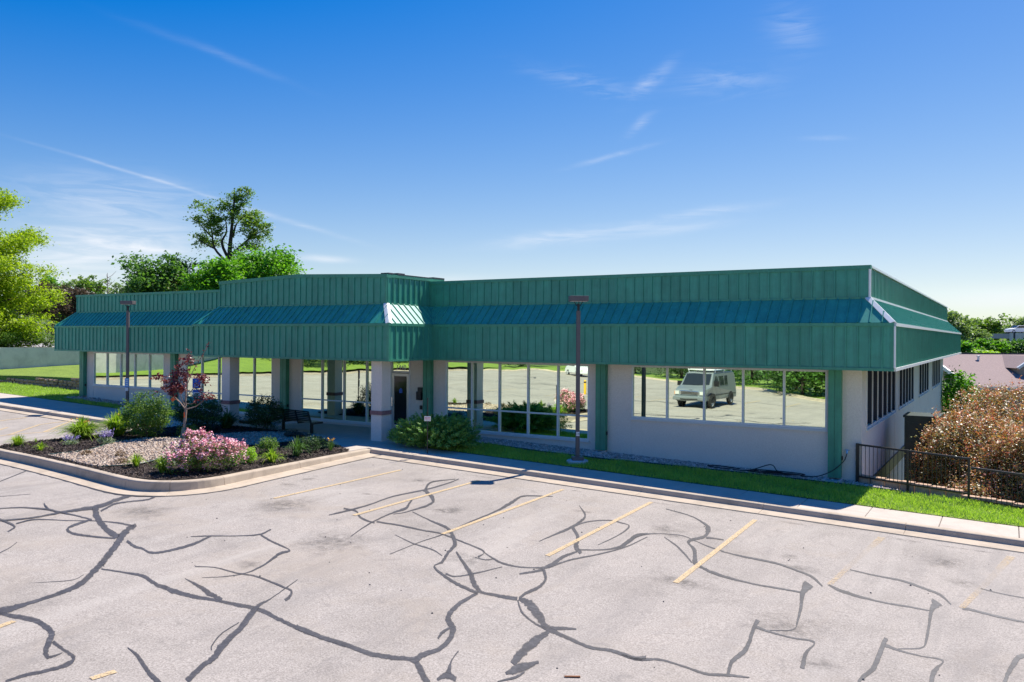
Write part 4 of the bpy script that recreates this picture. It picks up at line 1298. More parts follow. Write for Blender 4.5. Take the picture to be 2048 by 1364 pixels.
ISL = [(-25.24, -4.2), (-25.24, -9.2), (-25.1, -9.85), (-24.7, -10.18), (-24.0, -10.29), (-22.1, -10.46), (-19.25, -10.79), (-17.2, -11.08), (-16.2, -11.19), (-15.55, -11.15), (-15.05, -10.9), (-14.78, -10.45),
       (-14.68, -9.8), (-14.74, -8.9), (-14.82, -7.4), (-14.90, -6.0), (-14.95, -4.75), (-15.16, -4.45), (-16.4, -3.85), (-17.59, -3.13), (-18.5, -2.6), (-19.14, -2.28), (-20.75, -2.11), (-22.76, -1.9), (-24.74, -1.97), (-25.24, -2.4)]
GRV = [(-21.51, -10.40), (-21.34, -9.26), (-22.35, -7.8), (-22.5, -6.6), (-21.8, -5.8), (-21.54, -4.73), (-21.0, -3.4), (-20.6, -2.75), (-19.9, -2.45), (-19.1, -2.45), (-17.9, -3.1), (-17.2, -3.5),
       (-17.6, -3.95), (-17.83, -4.91), (-18.24, -6.19), (-18.85, -6.6), (-18.75, -7.76), (-18.08, -9.0), (-17.74, -10.01), (-18.2, -10.80), (-19.25, -10.70)]
struct(poly_sheet('mulch_bed', ISL, isl_z, 'mulch_base', 0.5))
struct(poly_sheet('gravel_bed', GRV, lambda x, y: isl_z(x, y) + 0.012, 'gravel_base', 0.4))
stuff(chips('mulch_chips', ISL, 420, 0.085, 'mulch', isl_z), 'dark bark mulch chips covering the planted island', 'mulch')
stuff(stones('gravel_stones', GRV, 620, 0.034, 'gravel', 0.03, 0.55, isl_z), 'tan river gravel in the middle of the planted island', 'gravel')
eg = MB()
for part in (GRV[0:12], GRV[11:20]):
    Q = catmull(part, 5)
    eg.tube([(q[0], q[1], isl_z(q[0], q[1]) + 0.045) for q in Q], 0.018, 6)
struct(eg.build('bed_edging', 'edging'))

# ------------------------------------------------------------------ the building
PW = 0.3048
ZB, ZM, ZU, ZT = 2.76, 4.037, 4.745, 5.67       # fascia foot, eave, foot of the parapet, parapet top
D2 = 0.72                                       # set-back of the parapet
RISE = ZU - ZM
LS = math.hypot(D2, RISE)
TILT = -math.atan2(D2, RISE)
W = 0.914                                       # wall plane behind the fascia
XE, XL, YE = -15.25, -25.40, -2.457             # canopy: right end, left end, front
XW, YN = -39.69, 34.8                           # left end, back end
XWALL_L = -38.8

bld = thing('commercial_building', 'long low stucco building with green ribbed metal mansard and mirrored windows', 'building', (0, 0, 0))


def panel_mb(w, zl_, zr_, rib=True, z0=0.0):
    m = MB()
    m.add([(0.0015, 0, z0), (w - 0.0015, 0, z0), (w - 0.0015, 0, zr_), (0.0015, 0, zl_), (0.0015, -0.012, z0), (w - 0.0015, -0.012, z0), (w - 0.0015, -0.012, zr_), (0.0015, -0.012, zl_)],
          [(4, 5, 6, 7), (0, 3, 2, 1), (0, 4, 7, 3), (1, 2, 6, 5), (3, 7, 6, 2), (0, 1, 5, 4)])
    if rib and zl_ > 0.05:
        m.add([(0.001, -0.011, z0), (0.036, -0.011, z0), (0.036, -0.011, zl_), (0.001, -0.011, zl_), (0.005, -0.046, z0), (0.032, -0.046, z0), (0.032, -0.046, zl_), (0.005, -0.046, zl_)],
              [(4, 5, 6, 7), (0, 4, 7, 3), (1, 2, 6, 5), (3, 7, 6, 2), (0, 1, 5, 4)])
    return m


MP_LOW = panel_mb(PW, ZM - ZB - 0.14, ZM - ZB - 0.14).mesh('fascia_panel', 'fascia_green')
MP_UP = panel_mb(PW, ZT - ZU - 0.13, ZT - ZU - 0.13).mesh('parapet_panel', 'fascia_green')
MP_ROOF = panel_mb(PW, LS, LS).mesh('roof_panel', 'roof_green')

# solid cores behind the sheeting
fas = MB().box(XW + 0.02, -0.02, 0.02, YN - 0.02, ZB + 0.02, ZM - 0.01).build('fascia', 'trim_green', bld)
cfas = MB().box(XL + 0.02, XE - 0.02, YE + 0.02, 0.015, ZB + 0.02, ZM - 0.01).build('canopy_fascia', 'trim_green', bld)
par = MB().box(XW + D2 + 0.02, -D2 - 0.02, D2 + 0.02, YN - D2, ZM - 0.02, ZT - 0.03).build('parapet', 'trim_green', bld)
cxm = (XE + XL) / 2
ZCE, ZCP = 5.79, 5.93                           # canopy parapet: ends and shallow peak
cpar = MB().prism([(XL + D2 + 0.02, ZM - 0.02), (XE - D2 - 0.02, ZM - 0.02), (XE - D2 - 0.02, ZCE - 0.04), (cxm, ZCP - 0.04), (XL + D2 + 0.02, ZCE - 0.04)], 'y', YE + D2 + 0.02, 6.0).build('canopy_parapet', 'trim_green', bld)
mans = bpy.data.objects.new('mansard_roof', None)
COL.objects.link(mans)
mans.parent = bld


def low_row(p, n, d, parent, rz):
    for k in range(n):
        inst('fascia_panel', MP_LOW, parent, (p[0] + d[0] * PW * k, p[1] + d[1] * PW * k, ZB + 0.07), (0, 0, rz))


def up_row(p, n, d, parent, rz):
    for k in range(n):
        inst('parapet_panel', MP_UP, parent, (p[0] + d[0] * PW * k, p[1] + d[1] * PW * k, ZU + 0.03), (0, 0, rz))


HP = math.pi / 2
# right wing (51 panels from the corner), left wing
nR = int(-XE / PW)
low_row((-PW * nR, 0), nR, (1, 0), fas, 0)
nL = int((XL - XW) / PW)
low_row((XW, 0), nL, (1, 0), fas, 0)
up_row((-D2 - PW * (nR - 0), D2), nR, (1, 0), par, 0)
up_row((XW + D2, D2), int((XL + D2 - XW - D2) / PW), (1, 0), par, 0)
# canopy front and right cheek
nC = int(round((XE - XL) / PW))
pwc = (XE - XL) / nC
for k in range(nC):
    inst('fascia_panel', MP_LOW, cfas, (XL + pwc * k, YE, ZB + 0.07), (0, 0, 0))
for k in range(8):
    inst('fascia_panel', MP_LOW, cfas, (XE, YE + 0.02 + PW * k, ZB + 0.07), (0, 0, HP))
nU = int(round((XE - XL - 2 * D2) / PW))
pwu = (XE - XL - 2 * D2) / nU
for k in range(nU):
    x0 = XL + D2 + pwu * k

    def top(x):
        return ZCE + (ZCP - ZCE) * (1 - abs(x - cxm) / (cxm - XL - D2)) - 0.13 - ZU
    inst('parapet_panel', panel_mb(pwu, top(x0), top(x0 + pwu)).mesh('parapet_panel', 'fascia_green'), cpar, (x0, YE + D2, ZU + 0.03))
MP_UPC = panel_mb(PW, ZCE - ZU - 0.13, ZCE - ZU - 0.13).mesh('parapet_panel', 'fascia_green')
for k in range(8):
    inst('parapet_panel', MP_UPC, cpar, (XE - D2, YE + D2 + 0.02 + PW * k, ZU + 0.03), (0, 0, HP))


def roof_row(p, length, d, rz, hip0, hip1):
    """sloping panels along d from p; hip0 / hip1: is the end a hip (cut) or open"""
    n = int(round(length / PW))
    w = length / n
    for k in range(n):
        a, b = k * w, (k + 1) * w
        lim = lambda s: min(LS, (s if hip0 else 99) / D2 * LS, ((length - s) if hip1 else 99) / D2 * LS)
        za, zb = max(0.004, lim(a)), max(0.004, lim(b))
        full = za > LS - 1e-6 and zb > LS - 1e-6
        me = MP_ROOF if full and abs(w - PW) < 0.002 else panel_mb(w, za, zb).mesh('roof_panel', 'roof_green')
        o = inst('roof_panel', me, mans, (p[0] + d[0] * a, p[1] + d[1] * a, ZM + 0.012))
        o.rotation_euler = (TILT, 0, rz)


roof_row((XE - D2, 0), -XE + D2, (1, 0), 0, False, True)
roof_row((XW, 0), XL + D2 - XW, (1, 0), 0, True, False)
roof_row((XL, YE), XE - XL, (1, 0), 0, True, True)
roof_row((XE, YE), 3.2, (0, 1), HP, True, False)
# left cheek of the canopy and left end of the building (plain sheets, facing away)
MB().box(XL - 0.012, XL, YE, 0, ZB, ZM).build('cheek_sheet', 'fascia_green', bld)
MB().add([(XL, YE, ZM), (XL + D2, YE + D2, ZU), (XL + D2, 2, ZU), (XL, 2, ZM)], [(0, 1, 2, 3)]).build('cheek_roof', 'roof_green', bld)
MB().add([(XW, 0, ZM), (XW + D2, D2, ZU), (XW + D2, YN - D2, ZU), (XW, YN, ZM)], [(0, 1, 2, 3)]).build('end_roof', 'roof_green', bld)

# right side of the building: ribbed sheet seen edge-on, ribs too close to pick apart
def ribbed_side(name, x, y0, y1, z0, z1, mat, tilt=False):
    mb = MB()
    n = int((y1 - y0) / PW)
    for k in range(n):
        a = y0 + k * PW
        for (u0, u1, t) in ((0, PW, 0.012), (0.0, 0.04, 0.030)):
            c = []
            for yy in (a + u0, a + u1):
                for zz in (z0, z1):
                    for tt in (0, t):
                        if tilt:
                            fr = (zz - z0) / (z1 - z0)
                            lim = 1.0 if yy > D2 else yy / D2
                            fr = min(fr, max(lim, 0.01))
                            c.append((x - D2 * fr + tt * 0.7, yy, z0 + (z1 - z0) * fr + tt * 0.7))
                        else:
                            c.append((x + tt, yy, zz))
            mb.add(c, [(1, 5, 7, 3), (0, 1, 3, 2), (4, 6, 7, 5), (2, 3, 7, 6), (0, 4, 5, 1)])
    o = mb.build(name, mat, bld)
    o['kind'] = 'stuff'
    return o


ribbed_side('side_fascia_sheet', 0.0, 0.06, YN, ZB + 0.07, ZM - 0.07, 'fascia_green')
ribbed_side('side_parapet_sheet', -D2, D2 + 0.06, YN - D2, ZU + 0.03, ZT - 0.1, 'fascia_green')
ribbed_side('side_roof_sheet', 0.0, 0.02, YN, ZM + 0.01, ZU, 'roof_green', True)

# trims
def trim(name, boxes, mat='trim_green', parent=bld):
    m = MB()
    for b in boxes:
        m.box(*b)
    return m.build(name, mat, parent)


e = 0.052
trim('drip_trim', [(XE + e, 0.0, -e, 0.03, ZB, ZB + 0.075)], parent=fas)
trim('drip_trim', [(XW - 0.02, XL, -e, 0.03, ZB, ZB + 0.075)], parent=fas)
trim('drip_trim', [(XL - 0.02, XE + e, YE - e, YE + 0.03, ZB, ZB + 0.075)], parent=cfas)
trim('drip_trim', [(XE - 0.03, XE + e, YE + 0.03, 0.02, ZB, ZB + 0.075)], parent=cfas)
trim('drip_trim', [(-0.03, e, 0.032, YN, ZB, ZB + 0.085)], 'white_trim', parent=fas)
trim('eave_trim', [(XE + 0.05, 0.0, -0.062, 0.03, ZM - 0.075, ZM + 0.012)], parent=fas)
trim('eave_trim', [(XW - 0.02, XL, -0.062, 0.03, ZM - 0.075, ZM + 0.012)], parent=fas)
trim('eave_trim', [(XL - 0.03, XE + 0.05, YE - 0.062, YE + 0.03, ZM - 0.075, ZM + 0.012)], parent=cfas)
trim('eave_trim', [(XE - 0.03, XE + 0.05, YE + 0.032, 0.03, ZM - 0.075, ZM + 0.012)], parent=cfas)
trim('eave_trim', [(-0.03, 0.05, 0.032, YN, ZM - 0.075, ZM + 0.012)], 'white_trim', parent=fas)
trim('corner_trim', [(-0.075, 0.0, -0.036, 0.02, ZB + 0.077, ZM - 0.077)], parent=fas)
trim('corner_trim', [(0.0015, 0.042, -0.036, 0.055, ZB + 0.087, ZM - 0.077)], 'white_trim', parent=fas)
trim('corner_trim', [(XE - 0.075, XE + 0.04, YE - 0.038, YE + 0.05, ZB + 0.077, ZM - 0.077)], parent=cfas)
trim('parapet_cap', [(XE - D2 + 0.02, -D2 + 0.05, D2 - 0.05, D2 + 0.2, ZT - 0.11, ZT)], parent=par)
trim('parapet_cap', [(XW + D2 - 0.05, XL + D2, D2 - 0.05, D2 + 0.2, ZT - 0.11, ZT)], parent=par)
trim('parapet_cap', [(-D2 - 0.2, -D2 + 0.05, D2 + 0.202, YN - D2, ZT - 0.06, ZT)], 'white_trim', parent=par)
trim('corner_trim', [(-D2 - 0.002, -D2 + 0.05, D2 - 0.04, D2 + 0.055, ZU + 0.03, ZT - 0.112)], 'white_trim', parent=par)
trim('parapet_foot', [(XE - D2 + 0.05, -D2, D2 - 0.05, D2, ZU - 0.01, ZU + 0.04)], parent=par)
trim('parapet_foot', [(XW + D2, XL + D2, D2 - 0.05, D2, ZU - 0.01, ZU + 0.04)], parent=par)
trim('parapet_foot', [(-D2, -D2 + 0.05, D2 + 0.06, YN - D2, ZU - 0.01, ZU + 0.05)], 'white_trim', parent=par)
trim('parapet_foot', [(XL + D2 - 0.05, XE - D2 + 0.05, YE + D2 - 0.05, YE + D2, ZU - 0.01, ZU + 0.04)], parent=cpar)
trim('parapet_foot', [(XE - D2, XE - D2 + 0.05, YE + D2 + 0.002, D2 - 0.06, ZU - 0.01, ZU + 0.04)], parent=cpar)
for sgn in (0, 1):
    xa, xb = (XL + D2 - 0.05, cxm) if sgn == 0 else (cxm, XE - D2 + 0.05)
    za, zb = (ZCE, ZCP) if sgn == 0 else (ZCP, ZCE)
    MB().add([(xa, YE + D2 - 0.05, za - 0.13), (xb, YE + D2 - 0.05, zb - 0.13), (xb, YE + D2 - 0.05, zb), (xa, YE + D2 - 0.05, za),
              (xa, YE + D2 + 0.2, za - 0.13), (xb, YE + D2 + 0.2, zb - 0.13), (xb, YE + D2 + 0.2, zb), (xa, YE + D2 + 0.2, za)],
             [(0, 1, 2, 3), (4, 7, 6, 5), (3, 2, 6, 7), (0, 4, 5, 1), (0, 3, 7, 4), (1, 5, 6, 2)]).build('parapet_cap', 'trim_green', cpar)
trim('parapet_cap', [(XE - D2 - 0.2, XE - D2 + 0.05, YE + D2 + 0.202, 1.6, ZCE - 0.11, ZCE - 0.002)], parent=cpar)
trim('parapet_corner', [(XE - D2 - 0.06, XE - D2 + 0.036, YE + D2 - 0.038, YE + D2 + 0.02, ZU + 0.04, ZCE - 0.132)], parent=cpar)
for k, (y0, y1, h) in enumerate([(-1.7, -1.45, 0.05), (-1.2, -0.8, 0.07), (-0.75, -0.25, 0.03), (-0.2, 0.3, 0.03), (0.35, 0.85, 0.03), (0.9, 1.6, 0.06)]):
    trim('cap_joint_cover', [(XE - D2 - 0.3, XE - D2 + 0.055, y0, y1, ZCE, ZCE + h)], 'roof_black', cpar)
# hip flashings
def hip(x0, y0, sx, sy, mat='white_trim', w=0.11):
    m = MB()
    a = Vector((x0, y0, ZM + 0.03))
    b = Vector((x0 + sx * D2, y0 + sy * D2, ZU + 0.035))
    t = (b - a).normalized()
    for nx, ny in ((0, -sy), (-sx, 0)):
        n = Vector((nx * 0.7, ny * 0.7, 0.72))
        sd = t.cross(n).normalized()
        if sd.dot(Vector((sx if nx == 0 else 0, sy if nx != 0 else 0, 0))) < 0:
            sd = -sd
        m.add([a, b, b + sd * w, a + sd * w, a + n * 0.03, b + n * 0.03, b + sd * w + n * 0.03, a + sd * w + n * 0.03], [(0, 1, 2, 3), (4, 7, 6, 5), (0, 4, 5, 1), (2, 6, 7, 3), (0, 3, 7, 4), (1, 5, 6, 2)])
    m.build('hip_flashing', mat, mans)


hip(0, 0, -1, 1)
hip(XE, YE, -1, 1)
hip(XL, YE, 1, 1, 'roof_green', 0.1)
hip(XW, 0, 1, 1, 'roof_green', 0.1)

# walls
GZ = lambda x: zw(x) - 0.25
ZTOP = ZB + 0.02


def wallbox(x0, x1, z0, z1, y0=W, y1=W + 0.3, name='wall', mat='stucco'):
    return MB().box(x0, x1, y0, y1, z0, z1).build(name, mat, bld)


SILL, TRAN, LOWB = 1.0, 0.965, 0.15
WINS = [  # x0, x1, mullions, bottom, transom
    (-7.866, -1.838, 5, SILL, None),
    (-15.338, -9.399, 5, LOWB, TRAN),
    (-22.86, -18.0, 4, LOWB - 0.02, TRAN),
    (-30.41, -24.57, 5, LOWB, TRAN),
    (-37.79, -31.99, 5, SILL, None),
]
edges = [XWALL_L, -37.79, -31.99, -30.41, -24.57, -22.86, -18.0, -17.0, -15.338, -9.399, -7.866, -1.838, -W]
for a, b in ((XWALL_L, -37.79), (-31.99, -30.41), (-24.57, -22.86), (-17.0, -15.338), (-9.399, -7.866), (-1.838, -W)):
    wallbox(a, b, GZ((a + b) / 2) - 0.3, ZTOP)
for x0, x1, n, zb_, tr in WINS:
    wallbox(x0, x1, GZ(x1) - 0.3, zb_ - 0.05, W + 0.01, W + 0.25, 'spandrel_wall')
    wallbox(x0, x1, ZB - 0.04, ZTOP, W + 0.012, W + 0.25, 'lintel')
    wn = bpy.data.objects.new('window', None)
    COL.objects.link(wn)
    wn.parent = bld
    step = (x1 - x0) / n
    fr = MB()
    fr.box(x0, x0 + 0.05, W - 0.01, W + 0.12, zb_, ZB - 0.04).box(x1 - 0.05, x1, W - 0.01, W + 0.12, zb_, ZB - 0.04)
    fr.box(x0 + 0.05, x1 - 0.05, W - 0.008, W + 0.12, zb_, zb_ + 0.06).box(x0 + 0.05, x1 - 0.05, W - 0.008, W + 0.12, ZB - 0.1, ZB - 0.04)
    fr.build('frame', 'alu_white', wn)
    MB().box(x0 - 0.03, x1 + 0.03, W - 0.06, W + 0.1, zb_ - 0.05, zb_ - 0.004).build('sill', 'alu_white', wn)
    for k in range(1, n):
        x = x0 + step * k
        MB().box(x - 0.03, x + 0.03, W - 0.012, W + 0.1, zb_ + 0.06, ZB - 0.1).build('mullion', 'alu_white', wn)
    for k in range(n):
        a, b = x0 + step * k + 0.03, x0 + step * (k + 1) - 0.03
        a = a + 0.02 if k == 0 else a
        b = b - 0.02 if k == n - 1 else b
        rows = [(zb_ + 0.06, ZB - 0.1)] if tr is None else [(zb_ + 0.06, tr - 0.025), (tr + 0.025, ZB - 0.1)]
        for z0, z1 in rows:
            o = MB().box(a, b, -0.004, 0.004, z0, z1).build('pane', 'mirror_glass', wn)
            o.location.y = W + 0.05
            o.rotation_euler = (0, 0, 0)
        if tr is not None:
            MB().box(a, b, W - 0.004, W + 0.1, tr - 0.025, tr + 0.025).build('transom_bar', 'alu_white', wn)

# entrance door beside the middle window
door = bpy.data.objects.new('entrance_door', None)
COL.objects.link(door)
door.parent = bld
dx0, dx1 = -18.0, -17.0
f = MB()
f.box(dx0 + 0.02, dx0 + 0.09, W - 0.01, W + 0.12, 0, ZTOP).box(dx1 - 0.07, dx1, W - 0.01, W + 0.12, 0, ZTOP).box(dx0 + 0.09, dx1 - 0.07, W - 0.008, W + 0.12, 2.2, 2.27)
f.build('frame', 'alu_white', door)
f = MB()
f.box(dx0 + 0.1, dx0 + 0.2, W, W + 0.06, 0.02, 2.18).box(dx1 - 0.18, dx1 - 0.08, W, W + 0.06, 0.02, 2.18).box(dx0 + 0.2, dx1 - 0.18, W, W + 0.06, 2.07, 2.18).box(dx0 + 0.2, dx1 - 0.18, W, W + 0.06, 0.02, 0.2)
f.build('door_leaf', 'alu_silver', door)
MB().box(dx0 + 0.2, dx1 - 0.18, W + 0.02, W + 0.03, 0.2, 2.07).build('door_pane', 'dark_glass', door)
MB().box(dx0 + 0.09, dx1 - 0.07, W + 0.04, W + 0.05, 2.27, ZTOP).build('transom_pane', 'mirror_glass', door)
MB().tube([(dx0 + 0.14, W, 1.25), (dx0 + 0.14, W - 0.06, 1.25), (dx0 + 0.14, W - 0.06, 0.9), (dx0 + 0.14, W, 0.9)], 0.014).build('handle', 'chrome', door)


def text_mesh(name, body, size, mat, parent, loc, rot=(HP, 0, 0), ext=0.002, align='CENTER'):
    cu = bpy.data.curves.new(name, 'FONT')
    cu.body = body
    cu.size = size
    cu.align_x = align
    cu.extrude = ext
    tmp = bpy.data.objects.new('tmp_text', cu)
    COL.objects.link(tmp)
    dg = bpy.context.evaluated_depsgraph_get()
    me = bpy.data.meshes.new_from_object(tmp.evaluated_get(dg))
    bpy.data.objects.remove(tmp)
    bpy.data.curves.remove(cu)
    me.name = name
    me.materials.clear()
    me.materials.append(MATS[mat])
    return inst(name, me, parent, loc, rot)


text_mesh('street_number', '1440', 0.25, 'sign_white', door, ((dx0 + dx1) / 2 + 0.01, W + 0.033, 2.33))
MB().add([(-17.56, W + 0.012, 1.42), (-17.40, W + 0.012, 1.42), (-17.40, W + 0.012, 1.55), (-17.48, W + 0.012, 1.62), (-17.56, W + 0.012, 1.55)], [(0, 1, 2, 3, 4)]).build('door_sticker', 'sign_blue', door)
f = MB().box(-16.62, -16.40, W - 0.13, W, 1.2, 1.52).box(-16.58, -16.38, W - 0.09, W, 1.52, 1.68)
f.build('mail_box', 'black_metal', bld)
MB().box(-16.50, -16.41, W - 0.06, W, 0.84, 0.99).build('card_reader', 'black_metal', bld)

# green downspout covers
for xc in (-1.60, -8.89, -16.07, -23.72, -31.1, -38.55):
    c = MB()
    g0 = zw(xc) + 0.08
    for s_ in (-1, 1):
        c.box(xc + (0.008 if s_ > 0 else -0.175), xc + (0.175 if s_ > 0 else -0.008), W - 0.2, W - 0.002, g0, ZTOP)
    c.box(xc - 0.03, xc + 0.03, W - 0.185, W - 0.004, g0 + 0.01, ZTOP - 0.01)
    c.build('downspout_cover', 'trim_green', bld)
    MB().box(xc + 0.18, xc + 0.21, W - 0.12, W - 0.06, g0 + 0.5, g0 + 0.62).build('strap', 'black_metal', bld)
# canopy posts
for x1 in (-15.77, -23.53):
    cpost = MB().box(x1 - 0.47, x1, -2.2, -1.73, -0.1, ZTOP).build('canopy_column', 'stucco', bld)
    MB().box(x1 - 0.50, x1 + 0.03, -2.23, -1.70, 0.90, 1.04).build('brick_band', 'brick_band', cpost)
MB().lathe([(0.001, -0.1), (0.12, -0.09), (0.19, -0.05), (0.2, 0.0)], (-21.2, -0.2, ZB + 0.02), 16).build('soffit_light', 'lamp_lens', bld)
# side wall with its window groups
sw = MB()
SG = [(1.75, 8.7, 6), (9.9, 15.3, 5), (17.8, 23.0, 4), (25.2, 31.2, 5)]
yy = W
for a, b, n in SG:
    MB().box(-W - 0.3, -W, yy + (0.302 if yy == W else 0), a, -3.6, ZTOP).build('wall', 'stucco', bld)
    MB().box(-W - 0.3, -W - 0.004, a, b, -3.6, SILL - 0.05).build('spandrel_wall', 'stucco', bld)
    wn = bpy.data.objects.new('window', None)
    COL.objects.link(wn)
    wn.parent = bld
    MB().box(-W - 0.1, -W + 0.06, a - 0.03, b + 0.03, SILL - 0.05, SILL - 0.004).build('sill', 'alu_white', wn)
    st = (b - a) / n
    for k in range(n + 1):
        y = a + st * k
        MB().box(-W - 0.17, -W + 0.0, y - 0.03, y + 0.03, SILL, ZB).build('mullion', 'mullion_shade', wn)  # navy colour stands for the shaded recess side of the white mullions
        MB().box(-W + 0.001, -W + 0.03, y - 0.036, y + 0.036, SILL, ZB).build('mullion_cap', 'alu_white', wn)
    MB().box(-W - 0.1, -W + 0.008, a + 0.036, b - 0.036, SILL, SILL + 0.06).build('frame', 'alu_white', wn)
    for k in range(n):
        MB().box(-W - 0.15, -W - 0.14, a + st * k + 0.032, a + st * (k + 1) - 0.032, SILL + 0.06, ZB).build('pane', 'dark_glass', wn)
    yy = b
MB().box(-W - 0.3, -W, yy, YN - W, -3.6, ZTOP).build('wall', 'stucco', bld)
MB().box(XWALL_L, XWALL_L + 0.3, W + 0.302, YN - W, -0.6, ZTOP).build('wall', 'stucco', bld)
MB().box(XWALL_L + 0.302, -W - 0.302, YN - W - 0.3, YN - W, -3.6, ZTOP).build('wall', 'stucco', bld)
f = MB().tube([(-1.28, W, 0.45), (-1.28, W - 0.08, 0.45), (-1.28, W - 0.1, 0.38)], 0.018).tube([(-1.34, W - 0.05, 0.47), (-1.22, W - 0.05, 0.47)], 0.012)
f.build('hose_tap', 'chrome', bld)

# ------------------------------------------------------------------ things around the building
def lamp_post(label, x, y, z, h, rot, tagno=None):
    t = thing('lamp_post', label, 'street lamp', (x, y, z), rot, 'lamp posts before the building')
    MB().lathe([(0.001, -0.3), (0.33, -0.3), (0.33, 0.05), (0.30, 0.07), (0.001, 0.07)], n=24).build('footing', 'splash', t)
    MB().box(-0.17, 0.17, -0.17, 0.17, 0.07, 0.17).build('base_cover', 'bronze', t, bevel=0.01)
    MB().box(-0.057, 0.057, -0.057, 0.057, 0.17, h - 0.42).build('pole', 'bronze', t)
    MB().box(-0.035, 0.035, -0.035, 0.035, h - 0.42, h - 0.2).tube([(-0.14, 0, h - 0.12), (-0.05, 0, h - 0.27)], 0.012, 6).tube([(0.14, 0, h - 0.12), (0.05, 0, h - 0.27)], 0.012, 6).tube([(0, -0.12, h - 0.12), (0, -0.04, h - 0.27)], 0.012, 6).build('bracket', 'black_metal', t)
    hd = MB().box(-0.28, 0.28, -0.23, 0.23, h - 0.13, h + 0.03).build('lamp_head', 'bronze', t, bevel=0.012)
    MB().box(-0.24, 0.24, -0.19, 0.19, h - 0.142, h - 0.132).build('lens', 'lamp_lens', hd)
    MB().box(-0.03, 0.03, -0.062, -0.0572, 0.5, 0.75).build('hand_hole_cover', 'bronze', t)
    return t


lp = lamp_post('bronze lamp post in the grass strip before the right wing', -8.53, -1.64, zw(-8.5) + 0.03, 5.0, 0.62)
s_ = MB().box(-0.05, 0.05, -0.0005, 0.002, -0.06, 0.06).build('number_plate', 'sign_white', lp)
s_.location = (0.0, -0.061, 0.86)
text_mesh('plate_number', '14', 0.09, 'dark_text', s_, (0, -0.004, -0.03), ext=0.001)
lp2 = lamp_post('bronze lamp post by the left wing carrying blue sign plates', -32.55, -0.62, zw(-32.5), 5.0, 0.62)
s_ = MB().box(-0.09, 0.09, -0.10, -0.09, 1.0, 1.42).build('sign_plate', 'sign_light_blue', lp2)
s_['label'] = 'upright light blue plate with white lettering'
for k in range(4):
    MB().box(-0.05, 0.05, -0.104, -0.1015, 1.06 + k * 0.09, 1.10 + k * 0.09).build('lettering', 'sign_white', s_)
s_ = MB().box(-0.07, 0.07, -0.10, -0.09, 0.83, 0.98).build('sign_plate', 'sign_white', lp2)

# accessible-parking sign behind the red-leaved tree
sg = thing('parking_sign', 'blue accessible parking sign on a thin post behind the red-leaved tree', 'sign', (-23.75, -3.55, isl_z(-23.75, -3.55)), R(38))
MB().tube([(0, 0, -0.2), (0, 0, 1.95)], 0.025, 8).build('post', 'black_metal', sg)
pl = MB().box(-0.15, 0.15, -0.035, -0.027, 1.55, 1.92).build('sign_plate', 'sign_blue', sg)
ic = MB()
ic.tube([(0.0 + 0.065 * math.cos(a), -0.037, 1.67 + 0.065 * math.sin(a)) for a in np.linspace(R(120), R(400), 14)], 0.009, 5)
ic.tube([(-0.015, -0.037, 1.80), (-0.01, -0.037, 1.72), (0.05, -0.037, 1.715), (0.08, -0.037, 1.64)], 0.011, 5)
ic.lathe([(0.001, 0.02), (0.018, 0.012), (0.02, 0), (0.012, -0.015), (0.001, -0.02)], (-0.015, -0.04, 1.84), 8)
ic.build('wheelchair_symbol', 'sign_white', pl)
pl2 = MB().box(-0.15, 0.15, -0.035, -0.027, 1.18, 1.50).build('sign_plate', 'sign_white', sg)
MB().box(-0.13, 0.13, -0.038, -0.0355, 1.40, 1.48).build('blue_band', 'sign_blue', pl2)
for k in range(3):
    MB().box(-0.11 + 0.02 * k, 0.10, -0.038, -0.0355, 1.22 + 0.055 * k, 1.25 + 0.055 * k).build('lettering', 'dark_text', pl2)

# little white notice in the juniper
st = thing('notice_stake', 'small white notice with red print on a black stake in the juniper', 'sign', (-12.95, -3.3, zw(-12.95)), R(20))
MB().box(-0.014, 0.014, -0.01, 0.01, -0.1, 1.75).build('stake', 'black_metal', st)
pl = MB().box(-0.105, 0.105, -0.018, -0.0105, 1.02, 1.17).build('notice_plate', 'sign_white', st, bevel=0.006)
for k, (z, ws) in enumerate([(1.125, (-0.085, -0.05, -0.01, 0.03, 0.06)), (1.085, (-0.085, -0.045, 0.0, 0.045))]):
    for w_ in ws:
        MB().box(w_, w_ + 0.026, -0.0205, -0.0185, z - 0.012, z + 0.014).build('print', 'sign_red', pl)
MB().box(-0.085, 0.085, -0.0205, -0.0185, 1.045, 1.052).build('print', 'dark_text', pl)

# bench under the canopy, facing the building
bn = thing('park_bench', 'dark metal park bench with perforated back under the entrance canopy', 'bench', (-20.27, -1.75, 0), R(-8))
for x in (-0.88, 0.88):
    MB().box(x - 0.035, x + 0.035, -0.05, 0.05, 0.012, 0.40).box(x - 0.11, x + 0.11, -0.16, 0.16, 0.006, 0.018).build('leg', 'bench_metal', bn)
for x in (-1.18, -0.4, 0.4, 1.18):
    MB().beam((x, -0.24, 0.36), (x, -0.40, 0.86), 0.045, 0.05, (1, 0, 0)).beam((x, -0.26, 0.385), (x, 0.27, 0.40), 0.045, 0.05).build('bracket', 'bench_metal', bn)
for k in range(7):
    y = -0.22 + k * 0.075
    MB().box(-1.2, 1.2, y - 0.03, y + 0.03, 0.425, 0.445).build('seat_slat', 'bench_metal', bn)
for k in range(6):
    z = 0.50 + k * 0.068
    y = -0.235 - (z - 0.36) * 0.32
    MB().rbox((0, y, z), (1.2, 0, 0), (0, 0.008, -0.0027), (0, -0.008, 0.026)).build('back_slat', 'bench_metal', bn)

